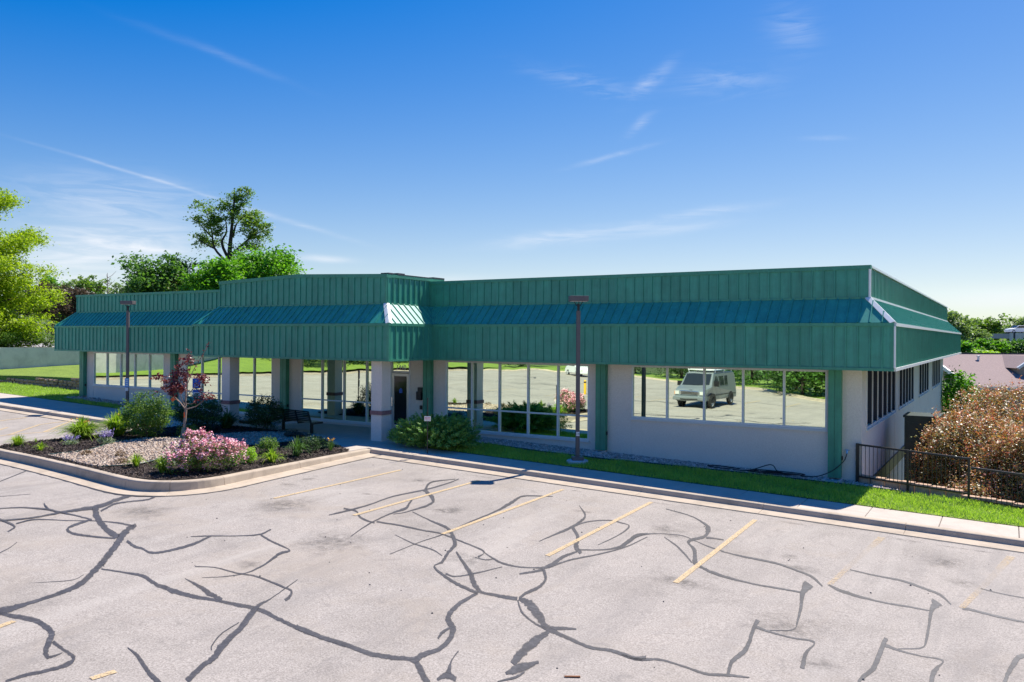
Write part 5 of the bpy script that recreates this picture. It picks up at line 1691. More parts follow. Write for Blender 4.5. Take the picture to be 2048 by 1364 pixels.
# splash blocks below the downspouts
for x, lb in ((-8.89, 'pale splash block under the downspout behind the right lamp post'), (-1.60, 'pale splash block under the downspout nearest the black fence')):
    z = zw(x)
    tag(MB().prism([(-0.24, 0.0), (0.24, 0.0), (0.24, 0.09), (0.19, 0.09), (0.17, 0.035), (-0.17, 0.035), (-0.19, 0.09), (-0.24, 0.09)], 'y', 0.18, 0.66).build('splash_block', 'splash'), lb, 'splash block').location = (x, 0, z + 0.0)

# garden hose coiled on the gravel
hp = []
rh = random.Random(5)
hp += [(-1.28, W - 0.1, 0.38), (-1.36, W - 0.14, 0.16), (-1.62, 0.60, -0.10), (-2.0, 0.48, -0.28), (-2.35, 0.42, zw(-2.35) + 0.07)]
for k in range(34):
    a = k * 0.62
    rx = 0.55 + 0.35 * math.sin(k * 0.37) + rh.uniform(-0.05, 0.05)
    hp.append((-3.0 + rx * math.cos(a) - 0.010 * k, 0.36 + (0.20 + 0.04 * math.sin(k)) * math.sin(a), zw(-3) + 0.065 + 0.0022 * k + (0.14 * max(0, math.sin(a)) if k in (33, 34, 35) else 0)))
hp += [(-3.9, 0.3, zw(-4) + 0.07), (-4.5, 0.22, zw(-4.5) + 0.06), (-5.0, 0.25, zw(-5) + 0.06), (-5.15, 0.42, zw(-5) + 0.06), (-4.8, 0.52, zw(-5) + 0.06), (-4.2, 0.50, zw(-4) + 0.06)]
hq = catmull(hp, 4)
tag(MB().tube([tuple(q) for q in hq], 0.014, 6).build('garden_hose', 'black_rubber', smooth=True), 'black garden hose coiled on the gravel and hooked to the wall tap', 'hose')

# bits on the lot
tag(MB().box(-0.10, 0.10, -0.014, 0.014, 0, 0.014).build('wood_scrap', 'brown_wood'), 'reddish brown stick of wood lying on the lot near the bottom edge', 'wood scrap')
o = bpy.data.objects['wood_scrap']
o.location = (-2.07, -14.55, zl(-2.07, -14.55) + 0.004)
o.rotation_euler = (0, 0, 0.55)
rb = random.Random(8)
dv = MB()
for k in range(80):
    x, y = rb.uniform(-14, 4), rb.uniform(-14.5, -5)
    r = rb.uniform(0.006, 0.022)
    z = zl(x, y) + 0.004
    dv.add([(x + r, y, z), (x, y + r * 1.3, z), (x - r, y, z), (x, y - r * 0.8, z), (x, y, z + r)], [(0, 1, 4), (1, 2, 4), (2, 3, 4), (3, 0, 4)])
o = dv.build('pebbles', 'oil')
stuff(o, 'dark crumbs of tar and grit scattered over the lot', 'debris')

# fence and block kerb at the right end
def fence_run(label, x0, x1, y0, y1, top, bot, posts, nb):
    t = thing('metal_fence', label, 'fence', (x0, y0, zw(x0)), 0)
    L_ = Vector((x1 - x0, y1 - y0))
    zr = zw(x1) - zw(x0)
    P = lambda u, h: (L_.x * u, L_.y * u, zr * u + h)
    for u in posts:
        MB().beam(P(u, -0.15), P(u, top + 0.03), 0.055 if u else 0.085, 0.055 if u else 0.085, (0, 1, 0)).build('post', 'fence_black', t)
    MB().beam(P(0, top), P(1, top), 0.045, 0.05).build('top_rail', 'fence_black', t)
    MB().beam(P(0, bot), P(1, bot), 0.035, 0.04).build('bottom_rail', 'fence_black', t)
    for k in range(1, nb):
        u = k / nb
        if min(abs(u - p) for p in posts) < 0.4 / nb:
            continue
        MB().beam(P(u, bot), P(u, top), 0.015, 0.015, (0, 1, 0)).build('baluster', 'fence_black', t)
    return t


fence_run('taller black metal fence panel beside the building corner', -1.0, 1.75, 0.80, 0.05, 1.08, 0.19, (0, 0.475, 1.0), 26)
fence_run('lower black metal fence panel running off to the right edge', 1.80, 5.6, 0.036, -1.0, 0.86, 0.06, (0.5, 1.0), 34)
bw = thing('block_edging', 'row of reddish brown concrete blocks under the black fence', 'retaining blocks', (-0.85, 0.75, zw(-0.85)))
rbk = random.Random(4)
for k in range(16):
    u = k * 0.39
    x, y = u * 0.965, -u * 0.262 + 0.13
    dz = zw(-0.85 + x) - zw(-0.85)
    drop = -0.02 - 0.10 * (k >= 7)
    m = MB().prism([(-0.19, 0), (-0.15, -0.03), (0.15, -0.03), (0.19, 0), (0.17, 0.2), (-0.17, 0.2)], 'z', -0.5, 0.25 + drop + rbk.uniform(-0.012, 0.012))
    o = m.build('block', 'timber_block', bw, bevel=0.01)
    o.location = (x, y - 0.06, dz)
    o.rotation_euler = (0, 0, -0.265 + rbk.uniform(-0.04, 0.04))
# wall holding up the yard edge, dark band along the side wall and cabinet beyond the fence
tag(MB().box(-0.9, 30, 0.0, 0.3, -3.4, -0.02).build('yard_retaining_wall', 'retain'), 'concrete wall under the fence holding up the lawn edge', 'retaining wall')
o = bpy.data.objects['yard_retaining_wall']
o.location = (0, 0.97, zw(0) - 0.12)
o.rotation_euler = (0, 0.0, -0.262)
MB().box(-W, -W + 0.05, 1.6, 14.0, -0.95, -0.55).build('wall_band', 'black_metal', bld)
cb = thing('utility_cabinet', 'dark green metal cabinet half hidden by the red-leaved shrubs', 'cabinet', (0.18, 6.6, -3.0), 0)
MB().box(-0.5, 0.5, -0.7, 0.7, 0, 4.05).build('body', 'cabinet_green', cb)
MB().box(-0.54, 0.54, -0.74, 0.74, 4.05, 4.12).build('lid', 'cabinet_green', cb)
MB().box(-0.42, 0.42, -0.72, -0.703, 0.2, 3.9).build('door', 'cabinet_green', cb)

# ------------------------------------------------------------------ left side: stone wall, upper lawn, concrete wall
sw_ = thing('stone_wall', 'low wall of split brown stone blocks across the left lawn', 'stone wall', (-49.5, 2.35, zw(-49.5)))
rs = random.Random(12)
for row in range(4):
    x = -0.3 + (0.2 if row % 2 else 0)
    while x < 10.9:
        wd = rs.uniform(0.34, 0.5)
        hgt = 0.10 + 0.50 * min(1, max(0, (x + 0.5) / 9.0)) ** 0.8
        if row * 0.165 < hgt:
            m = MB()
            d = [rs.uniform(-0.05, 0.03) for _ in range(4)]
            m.add([(0.008, d[0], 0.006), (wd - 0.008, d[1], 0.006), (wd - 0.008, d[2], 0.16), (0.008, d[3], 0.16), (0.02, 0.3, 0.006), (wd - 0.02, 0.3, 0.006), (wd - 0.02, 0.3, 0.16), (0.02, 0.3, 0.16), (wd * rs.uniform(0.3, 0.7), min(d) - rs.uniform(0.02, 0.06), rs.uniform(0.05, 0.12))],
                  [(0, 1, 8), (1, 2, 8), (2, 3, 8), (3, 0, 8), (5, 4, 7, 6), (3, 2, 6, 7), (0, 4, 5, 1), (1, 5, 6, 2), (0, 3, 7, 4)])
            o = m.build('stone_block', 'split_stone', sw_)
            o.location = (x, 0.085 * x + row * 0.012, row * 0.165 + (zw(-49.5 + x) - zw(-49.5)) - 0.03)
        x += wd


def upper_lawn(x, y):
    base = zw(x)
    wx = wall_x(y)
    t = min(1, max(0, (x - wx) / max(0.5, (-39 - wx))))
    if y > 2.3 + 0.085 * (x + 49.5):
        hgt = 0.12 + 0.50 * min(1, max(0, (x + 50) / 9.0)) ** 0.8
        far = sstep(2.4, 11, y) * 0.35
        return base + hgt * 1.0 + far + 0.35 * (1 - t)
    if x < -50.5:
        return base + 0.05 + 0.9 * sstep(-50.5, -58.5, x)
    return base


xs = np.linspace(-53.0, -38.9, 40)
stp = lambda n: np.linspace(0, 1, n)
V, F = [], []
ny = 36
ylist = np.concatenate([[2.438], np.linspace(2.44, 14, 24), np.linspace(14.5, 32, 12)])
for iy, y in enumerate(ylist):
    wx = wall_x(y) - 0.1
    for ix in range(40):
        x = wx + (-38.9 - wx) * ix / 39 if y < 12 else wx + (-39.5 - wx) * ix / 39
        yy2 = y + (0.085 * (x + 49.5)) * max(0, (1 - (y - 2.44) / 8))
        V.append((x, yy2, upper_lawn(x, max(yy2, 2.9 + 0.085 * (x + 49.5))) - (0.6 if iy == 0 else 0)))
F = [(r * 40 + c, r * 40 + c + 1, (r + 1) * 40 + c + 1, (r + 1) * 40 + c) for r in range(len(ylist) - 1) for c in range(39)]
struct(fast_obj('lawn', np.array(V), np.array(F), 'lawn'))
V = []
ylist = np.linspace(-60, 2.8, 50)
for y in ylist:
    for ix in range(12):
        x = -50.5 + (wall_x(max(y, -44)) - 0.1 + 50.5) * ix / 11
        V.append((x, y, zw(x) + 0.10 + min(1.25, 0.13 * abs(x + 50.5)) - 0.012 * max(0, -y - 5)))
F = [(r * 12 + c, r * 12 + c + 1, (r + 1) * 12 + c + 1, (r + 1) * 12 + c) for r in range(49) for c in range(11)]
struct(fast_obj('lawn', np.array(V), np.array(F), 'lawn'))
wm = MB()
cw = [Vector(p) for p in resample(WALLP, 3.0)]
cn = normals2(cw)
sweep(cw, cn, lambda p, n: [(-0.15, 0.0), (-0.15, 2.72), (0.15, 2.72), (0.15, 0.0)], 'retaining_wall', 'retain', None)
tag(bpy.data.objects['retaining_wall'], 'tall weathered grey concrete retaining wall behind the left lawn', 'retaining wall')
rt = thing('terrace_railing', 'dark metal railing above the concrete retaining wall', 'railing', (0, 0, 2.55))
rl = [(p.x + n.x * 2.3, p.y + n.y * 2.3) for p, n in zip(cw, cn) if -3 < p.y < 16]
MB().tube([(x, y, 1.45) for x, y in rl], 0.035, 6).build('top_rail', 'fence_black', rt)
MB().tube([(x, y, 0.5) for x, y in rl], 0.025, 6).build('bottom_rail', 'fence_black', rt)
rr = resample(rl, 0.33)
for k, p in enumerate(rr):
    MB().box(p.x - 0.018, p.x + 0.018, p.y - 0.018, p.y + 0.018, 0.0 if k % 8 == 0 else 0.5, 1.45).build('post' if k % 8 == 0 else 'baluster', 'fence_black', rt)
# road on the terrace
struct(poly_sheet('road', [(-59.5, 30), (-62, 12), (-64, 4), (-66, -20), (-84, -20), (-84, 40), (-60, 44)], lambda x, y: 2.62 + max(0, (-62 - x)) * 0.035, 'road', 6))

# ------------------------------------------------------------------ vegetation
def shrub(name, label, x, y, z, rx, ry, h, mat, leaf=0.07, n=260, per=14, group=None, crad=0.16, stems=True, lobes=None, up=0.5, aspect=0.55, cat='shrub', bark='bark'):
    t = thing(name, label, cat, (x, y, z), 0, group)
    if lobes is None:
        lobes = [(0, 0, h * 0.52, rx, ry, h * 0.5)]
        for k in range(5):
            a = random.uniform(0, 6.28)
            lobes.append((rx * 0.5 * math.cos(a), ry * 0.5 * math.sin(a), h * random.uniform(0.35, 0.72), rx * 0.55, ry * 0.55, h * 0.3))
    P, c = clump_points(lobes, n, crad, per, 0.5)
    P = P[P[:, 2] > 0.02]
    V, F = leaf_arrays(P, leaf, up, aspect)
    fast_obj('foliage', V, F, mat, t)
    if stems:
        m = MB()
        for k in range(7):
            e = c[random.randrange(len(c))] * np.array([0.8, 0.8, 0.9])
            m.tube([(random.uniform(-.05, .05), random.uniform(-.05, .05), -0.05), (e[0] * 0.4, e[1] * 0.4, e[2] * 0.5), tuple(e)], [0.018, 0.012, 0.005], 5)
        m.build('stems', bark, t)
    return t


def blades(name, label, x, y, z, r, h, n, mat, w=0.030, group=None, cat='plant', flowers=None):
    t = thing(name, label, cat, (x, y, z), 0, group)
    a = RNG.uniform(0, 2 * np.pi, n)
    out = np.abs(RNG.normal(0.55, 0.32, n)) * r * 1.25
    hh = h * RNG.uniform(0.6, 1.15, n)
    d = np.stack([np.cos(a), np.sin(a)], -1)
    s = np.stack([-np.sin(a), np.cos(a), 0 * a], -1)
    V = []
    ts = (0.0, 0.4, 0.75, 1.0)
    ws = (0.8, 1.0, 0.7, 0.12)
    b0 = d * (RNG.uniform(0, 0.22, n) * r)[:, None]
    for t_, w_ in zip(ts, ws):
        rr = b0 + d * (out * t_ ** 1.3)[:, None]
        zz = hh * (1.9 * t_ - 1.05 * t_ ** 2.2 * (0.6 + 0.9 * (out / (r * 1.3))))
        p = np.concatenate([rr, zz[:, None]], 1)
        V.append(p - s * w * w_ * 0.5)
        V.append(p + s * w * w_ * 0.5)
    V = np.stack(V, 1)
    base = np.arange(n)[:, None] * 8
    F = np.concatenate([base + np.array([[2 * k, 2 * k + 1, 2 * k + 3, 2 * k + 2]]) for k in range(3)], 0)
    fast_obj('leaves', V.reshape(-1, 3), F, mat, t)
    if flowers:
        col, nf = flowers
        P = np.stack([RNG.normal(0, r * 0.45, nf), RNG.normal(0, r * 0.45, nf), h * RNG.uniform(0.9, 1.2, nf)], -1)
        P = np.repeat(P, 6, 0) + RNG.normal(0, 0.018, (nf * 6, 3))
        V, F = leaf_arrays(P, 0.05, 0.6, 0.7)
        stuff(fast_obj('flowers', V, F, col, t))
    return t


def iz(x, y):
    return isl_z(x, y)


# island planting
shrub('shrub', 'large bright green rounded shrub on the left part of the planted island', -22.85, -6.25, iz(-22.9, -6.2), 0.84, 0.80, 1.58, 'leaf_shrub', 0.075, 420, 16)
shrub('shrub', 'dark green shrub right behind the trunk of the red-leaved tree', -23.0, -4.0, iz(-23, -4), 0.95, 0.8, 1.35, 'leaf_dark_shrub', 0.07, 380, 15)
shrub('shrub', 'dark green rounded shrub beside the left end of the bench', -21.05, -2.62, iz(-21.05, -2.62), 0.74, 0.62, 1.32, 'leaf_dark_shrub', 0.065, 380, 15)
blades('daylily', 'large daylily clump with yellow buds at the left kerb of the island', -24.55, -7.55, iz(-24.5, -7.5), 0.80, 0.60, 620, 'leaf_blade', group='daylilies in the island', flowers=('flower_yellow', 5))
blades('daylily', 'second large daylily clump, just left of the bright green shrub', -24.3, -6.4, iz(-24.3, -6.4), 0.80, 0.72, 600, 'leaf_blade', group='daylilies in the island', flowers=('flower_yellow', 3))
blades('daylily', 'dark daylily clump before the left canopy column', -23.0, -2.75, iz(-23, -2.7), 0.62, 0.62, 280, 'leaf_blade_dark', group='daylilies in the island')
blades('daylily', 'small yellowish tuft at the far left tip of the island', -24.45, -9.72, iz(-24.4, -9.7), 0.40, 0.32, 150, 'leaf_blade', 0.022, 'daylilies in the island')
blades('daylily', 'tiny yellow-green tuft alone in the mulch near the front kerb', -22.7, -9.95, iz(-22.7, -9.9), 0.22, 0.24, 70, 'leaf_blade', 0.022, 'daylilies in the island')
blades('daylily', 'thin faint tuft by the left kerb of the island', -24.75, -9.0, iz(-24.7, -9), 0.08, 0.2, 22, 'leaf_blade', 0.010, 'daylilies in the island')
blades('daylily', 'small green tuft at the lower edge of the tan gravel', -17.55, -10.2, iz(-17.5, -10.2), 0.26, 0.36, 90, 'leaf_blade', 0.022, 'daylilies in the island')
blades('daylily', 'green daylily tuft left of the pink roses', -16.15, -10.4, iz(-16.1, -10.4), 0.30, 0.40, 150, 'leaf_blade', 0.022, 'daylilies in the island')
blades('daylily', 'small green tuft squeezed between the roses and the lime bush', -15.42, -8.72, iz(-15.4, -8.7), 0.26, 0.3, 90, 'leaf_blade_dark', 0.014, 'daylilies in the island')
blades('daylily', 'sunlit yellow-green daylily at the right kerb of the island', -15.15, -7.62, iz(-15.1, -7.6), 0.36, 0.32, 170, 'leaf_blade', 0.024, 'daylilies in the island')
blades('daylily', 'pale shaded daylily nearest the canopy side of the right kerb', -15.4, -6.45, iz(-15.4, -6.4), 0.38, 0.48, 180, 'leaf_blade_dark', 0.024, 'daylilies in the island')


def spikes(name, label, x, y, z, r, h, n):
    t = thing(name, label, 'flowering plant', (x, y, z), 0, 'catmints in the island')
    P, _ = clump_points([(0, 0, h * 0.28, r * 0.8, r * 0.8, h * 0.28)], 60, 0.07, 8, 0.3)
    V, F = leaf_arrays(P, 0.04, 0.5)
    fast_obj('foliage', V, F, 'leaf_silver', t)
    pts = []
    for k in range(n):
        a = random.uniform(0, 6.28)
        l = random.uniform(0.1, 1.0)
        b = Vector((r * 0.45 * l * math.cos(a), r * 0.45 * l * math.sin(a), h * 0.35))
        e = Vector((r * 1.0 * l * math.cos(a), r * 1.0 * l * math.sin(a), h * random.uniform(0.75, 1.05)))
        for q in range(14):
            pts.append(b.lerp(e, 0.35 + 0.65 * q / 13) + Vector((random.gauss(0, .012), random.gauss(0, .012), 0)))
    V, F = leaf_arrays(np.array([tuple(p) for p in pts]), 0.034, 0.3, 0.8)
    stuff(fast_obj('flower_spikes', V, F, 'lavender_petals', t))


spikes('catmint', 'low lavender-flowered catmint near the left end of the island', -23.2, -8.75, iz(-23.2, -8.7), 0.34, 0.30, 26)
spikes('catmint', 'taller lavender-flowered catmint at the edge of the tan gravel', -22.2, -8.15, iz(-22.2, -8.1), 0.32, 0.50, 34)
spikes('catmint', 'faint purple catmint just left of the pink roses', -16.75, -9.75, iz(-16.7, -9.7), 0.2, 0.34, 8)
for x, y, lb in ((-20.5, -9.85, 'withered brown tuft at the left edge of the tan gravel'), (-19.35, -9.5, 'withered brown tuft in the middle of the tan gravel'), (-18.3, -10.15, 'withered brown tuft beside the small green one')):
    shrub('withered_plant', lb, x, y, iz(x, y), 0.18, 0.18, 0.2, 'leaf_brown', 0.035, 40, 7, 'withered plants in the gravel', 0.06, False, cat='plant')

# pink roses
t = thing('rose_bush', 'spreading rose bush covered in pink flowers at the island corner', 'rose bush', (-15.55, -10.0, iz(-15.5, -10)))
lob = [(-0.35, 0.25, 0.5, 0.5, 0.45, 0.46), (0.15, 0.15, 0.45, 0.5, 0.5, 0.42), (0.35, 0.85, 0.40, 0.45, 0.5, 0.36), (0.25, 0.45, 0.45, 0.5, 0.6, 0.4), (-0.2, 0.5, 0.62, 0.4, 0.4, 0.36), (-0.05, -0.35, 0.32, 0.45, 0.35, 0.30)]
P, cc = clump_points(lob, 420, 0.12, 15, 0.55)
P = P[P[:, 2] > 0.02]
V, F = leaf_arrays(P, 0.05, 0.5)
fast_obj('foliage', V, F, 'leaf_shrub', t)
cf = cc[(cc[:, 2] > 0.42) | (RNG.random(len(cc)) < 0.22)]
cf = cf[RNG.random(len(cf)) < 0.9] * np.array([1.06, 1.06, 1.08])
P = np.repeat(cf, 20, 0) + RNG.normal(0, 0.042, (len(cf) * 20, 3))
V, F = leaf_arrays(P, 0.062, 0.8, 0.85)
fast_obj('flowers', V, F, 'rose_petals', t)
m = MB()
for k in range(8):
    e = cc[k * 7]
    m.tube([(0, 0.2, -0.05), tuple(e * np.array([.5, .5, .6])), tuple(e)], [0.012, 0.009, 0.004], 5)
m.build('stems', 'bark', t)

shrub('shrub', 'small lime-green bush between the roses and the sunlit daylily', -15.55, -8.15, iz(-15.5, -8.1), 0.25, 0.25, 0.48, 'leaf_lime', 0.045, 110, 12, crad=0.08)
shrub('shrub', 'small half-shaded green bush at the edge of the shaded gravel', -16.3, -6.75, iz(-16.3, -6.7), 0.30, 0.28, 0.52, 'leaf_shrub', 0.05, 120, 12, crad=0.09)
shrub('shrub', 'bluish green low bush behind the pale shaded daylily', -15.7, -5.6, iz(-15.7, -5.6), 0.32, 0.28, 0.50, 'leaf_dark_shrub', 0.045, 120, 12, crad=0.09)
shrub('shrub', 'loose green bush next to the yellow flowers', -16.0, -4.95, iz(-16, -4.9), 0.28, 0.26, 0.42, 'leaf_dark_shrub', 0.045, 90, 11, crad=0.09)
blades('coreopsis', 'small plant with orange-yellow flowers at the canopy end of the island', -15.42, -5.0, iz(-15.4, -5), 0.24, 0.36, 70, 'leaf_blade_dark', 0.012, None, 'flowering plant', ('flower_yellow', 7))
shrub('shrub', 'larger of two dark low mounds at the edge of the paving', -18.75, -3.45, iz(-18.7, -3.4), 0.36, 0.28, 0.24, 'leaf_plum', 0.04, 110, 11, crad=0.08, stems=False)
shrub('shrub', 'smaller of two dark low mounds at the edge of the paving', -18.05, -3.6, iz(-18.0, -3.6), 0.32, 0.24, 0.22, 'leaf_plum', 0.04, 90, 11, crad=0.08, stems=False)
shrub('shrub', 'small pale green bush around the foot of the red-leaved tree', -21.75, -5.45, iz(-21.7, -5.4), 0.40, 0.32, 0.42, 'leaf_shrub', 0.05, 90, 10, crad=0.1)

# red-leaved sapling
def limb(m, pts, r0, r1, n=7):
    Q = catmull(pts, 4)
    m.tube([tuple(q) for q in Q], list(np.linspace(r0, r1, len(Q))), n)
    return Q


tz = iz(-21.6, -5.7)
t = thing('redbud_tree', 'young tree with dark red leaves standing in the planted island', 'tree', (-21.6, -5.7, tz))
m = MB()
RX, RY = math.cos(0.5484), math.sin(0.5484)


def rp(u, v, w):      # u to the right along the view, v away, w up
    return (RX * u - RY * v, RY * u + RX * v, w)


limb(m, [rp(0, 0, -0.1), rp(0.02, 0, 0.5), rp(0.06, 0, 1.0)], 0.055, 0.045)
tips = []
for path, r0 in (([(0.06, 0, 0.95), (0.05, 0.02, 1.5), (0.10, 0.05, 2.1), (0.28, 0.05, 2.75)], 0.035), ([(0.06, 0, 0.98), (-0.2, 0.1, 1.25), (-0.5, 0.1, 1.55), (-0.95, 0.15, 2.0)], 0.026),
                 ([(0.06, 0, 1.0), (0.45, -0.1, 1.12), (0.72, -0.1, 1.35), (0.85, -0.1, 1.5)], 0.022), ([(0.06, 0, 1.0), (-0.05, -0.2, 1.5), (-0.25, -0.3, 1.9)], 0.022), ([(0.05, 0, 1.4), (0.35, 0.2, 1.85), (0.55, 0.2, 2.1)], 0.02),
                 ([(0.06, 0.03, 1.8), (0.3, 0.1, 2.4), (0.62, 0.05, 2.9), (0.84, 0.05, 3.35)], 0.014), ([(-0.2, 0.1, 1.25), (-0.45, -0.15, 1.5), (-0.7, -0.2, 1.7)], 0.014), ([(0.05, 0, 1.2), (0.3, -0.1, 1.2), (0.42, -0.15, 1.3)], 0.012)):
    Q = limb(m, [rp(*p) for p in path], r0, 0.005)
    tips.append(Q)
m.build('trunk', 'bark_pale', t)
lb = [rp(-0.15, 0, 2.15) + (0.35, 0.35, 0.4), rp(-0.45, 0.1, 1.75) + (0.4, 0.35, 0.3), rp(0.05, 0, 2.55) + (0.24, 0.24, 0.3), rp(-0.15, -0.2, 1.75) + (0.4, 0.3, 0.25), rp(0.55, 0.15, 2.0) + (0.24, 0.24, 0.22), rp(-0.95, 0.15, 2.1) + (0.22, 0.2, 0.14),
      rp(0.82, -0.1, 1.42) + (0.22, 0.2, 0.16), rp(0.35, -0.15, 1.28) + (0.15, 0.15, 0.13), rp(0.42, 0.1, 1.72) + (0.2, 0.2, 0.14), rp(-0.8, -0.15, 1.6) + (0.12, 0.12, 0.1)]
P, _ = clump_points(lb, 150, 0.13, 9, 0.3)
ex = []
for a in np.linspace(0, 1, 26):
    ex.append(np.array(rp(0.3 + 0.54 * a, 0.07, 2.4 + 0.95 * a)) + RNG.normal(0, 0.035, 3))
    ex.append(np.array(rp(0.10 + 0.05 * a, 0.05, 2.6 + 0.45 * a)) + RNG.normal(0, 0.045, 3))
P = np.vstack([P, np.array(ex)])
V, F = leaf_arrays(P, 0.085, 0.35, 0.8)
fast_obj('crown', V, F, 'leaf_redbud', t)
MB().lathe([(0.13, 0), (0.115, 0.15), (0.085, 0.34), (0.07, 0.40)], (0, 0, -0.02), 10).build('trunk_guard', 'guard', t)
MB().rbox(rp(0.03, -0.06, 0.82), rp(0.022, 0, 0), (0, 0, 0.09), rp(0, 0.004, 0)).build('ribbon', 'ribbon', t)
MB().rbox(rp(-0.40, 0.03, 1.34), rp(0.05, 0, 0.04), rp(-0.03, 0, 0.05), rp(0, 0.004, 0)).build('ribbon', 'ribbon', t)

# spreading juniper at the entrance
t = thing('juniper', 'wide spreading juniper with feathery branches right of the entrance column', 'juniper', (-13.55, -2.0, zw(-13.5)))
Vs, Fs, off = [], [], 0
rj = np.random.default_rng(2)
for k in range(480):
    a = rj.uniform(0, 2 * np.pi)
    el = rj.uniform(0.02, 1.25)
    ln = rj.uniform(0.6, 1.0)
    d = np.array([math.cos(a) * math.cos(el) * 1.95, math.sin(a) * math.cos(el) * 1.42, 0.18 + math.sin(el) * 1.05])
    s = d * rj.uniform(0.25, 0.5)
    e = d * ln + np.array([0, 0, 0.05])
    n = 70
    tt = rj.uniform(0, 1, n) ** 0.8
    P = s + (e - s) * tt[:, None] + np.stack([np.zeros(n), np.zeros(n), -0.12 * tt ** 2 + 0.05], -1) + rj.normal(0, 0.048, (n, 3)) * (1.1 - 0.6 * tt)[:, None]
    ax = np.tile((e - s) / np.linalg.norm(e - s), (n, 1)) + np.array([0, 0, 0.25])
    V, F = leaf_arrays(P, 0.115, 0.35, 0.24, ax, 0.3)
    Vs.append(V); Fs.append(F + off); off += len(V)
V = np.vstack(Vs)
V[:, 2] = np.maximum(V[:, 2], 0.01)
fast_obj('foliage', V, np.vstack(Fs), 'leaf_juniper', t)
m = MB()
for k in range(14):
    a = k * 0.45
    m.tube([(0, 0, 0), (0.6 * math.cos(a), 0.5 * math.sin(a), 0.3), (1.1 * math.cos(a), 0.9 * math.sin(a), 0.5)], [0.03, 0.02, 0.008], 5)
m.build('stems', 'bark_dark', t)

# red-leaved hedge shrubs beyond the fence
for x, y, r, h, lb in ((1.75, 5.0, 1.75, 4.45, 'red and bronze leaved shrub nearest the building corner behind the fence'), (3.4, 3.6, 1.75, 4.3, 'red-leaved shrub directly behind the lower fence panel'),
                       (4.6, 6.2, 2.0, 5.6, 'tall red-leaved shrub at the right edge behind the fence'), (2.9, 8.6, 2.0, 5.1, 'red-leaved shrub furthest back beside the house roof'), (1.9, 2.5, 1.15, 2.75, 'low dark bronze shrub close behind the taller fence panel'), (5.3, 2.2, 1.4, 2.9, 'dark bronze shrub behind the fence at the right edge')):
    z0 = -3.05
    lobes = [(0, 0, h * 0.55, r, r, h * 0.45)]
    for k in range(10):
        a = random.uniform(0, 6.28)
        q = random.uniform(0.3, 0.75)
        lobes.append((r * q * math.cos(a), r * q * math.sin(a), h * random.uniform(0.45, 0.85), r * 0.42, r * 0.42, h * 0.17))
    ps = shrub('photinia_shrub', lb, x, y, z0, r, r, h, 'leaf_photinia', 0.075, int(800 * r), 30, 'red-leaved shrubs behind the fence', 0.24, True, lobes, 0.55, 0.6)
    P, _ = clump_points(lobes, int(520 * r), 0.14, 9, 0.92)
    P = P[(P[:, 2] > h * 0.42) & (np.hypot(P[:, 0], P[:, 1]) > r * 0.15)]
    P[:, 2] += 0.05
    sp = []
    for k in range(int(26 * r)):
        a = random.uniform(0, 6.28)
        q = random.uniform(0.2, 0.95) * r
        zt = h * (0.55 + 0.45 * math.sqrt(max(0, 1 - (q / r) ** 2)))
        for u in np.linspace(0, 1, 9):
            sp.append((q * math.cos(a) * (1 + 0.12 * u), q * math.sin(a) * (1 + 0.12 * u), zt + 0.45 * u * random.uniform(0.6, 1.0)))
    P = np.vstack([P, np.array(sp) + RNG.normal(0, 0.03, (len(sp), 3))])
    V, F = leaf_arrays(P, 0.075, 0.4, 0.6)
    fast_obj('new_growth', V, F, 'leaf_new_growth', ps)


# ------------------------------------------------------------------ trees
def tree(name, label, x, y, z, lobes, mat, nclump, crad, per, leaf, trunk_h, tr, bark='bark', group=None, shell=0.45, cat='tree', nlimb=14, bias=0.5, flat=0.7, aspect=0.6):
    t = thing(name, label, cat, (x, y, z), 0, group)
    P, c = clump_points(lobes, nclump, crad, per, shell, flat)
    P = P[P[:, 2] > 0.1]
    V, F = leaf_arrays(P, leaf, bias, aspect)
    fast_obj('crown', V, F, mat, t)
    m = MB()
    top = max(l[2] for l in lobes)
    m.tube([(0, 0, -0.5), (0.05, 0.02, trunk_h * 0.6), (0, 0, trunk_h), (0.1, 0.05, (trunk_h + top) * 0.55), (0.05, 0, top)], [tr * 1.25, tr, tr * 0.85, tr * 0.55, tr * 0.12], 8)
    idx = RNG.choice(len(c), min(nlimb, len(c)), replace=False)
    for i in idx:
        e = c[i]
        s = Vector((0.03, 0, min(trunk_h * random.uniform(0.75, 1.3), e[2] * 0.8)))
        mid = s.lerp(Vector(e), 0.5) + Vector((random.uniform(-.2, .2), random.uniform(-.2, .2), random.uniform(0, .4)))
        m.tube([s, mid, tuple(e)], [tr * 0.42, tr * 0.25, tr * 0.06], 5)
    m.build('trunk', bark, t)
    return t


def P_at(px, depth):
    a = (px - 1024) / 1627.33 * depth
    return 2.607 - 0.5213 * depth + 0.8534 * a, -23.717 + 0.8534 * depth + 0.5213 * a


def zat(py, depth, px=1024):
    hy = 674.76 - 0.0062 * (px - 1024)
    return CAMZ - (py - hy) / 1627.33 * depth


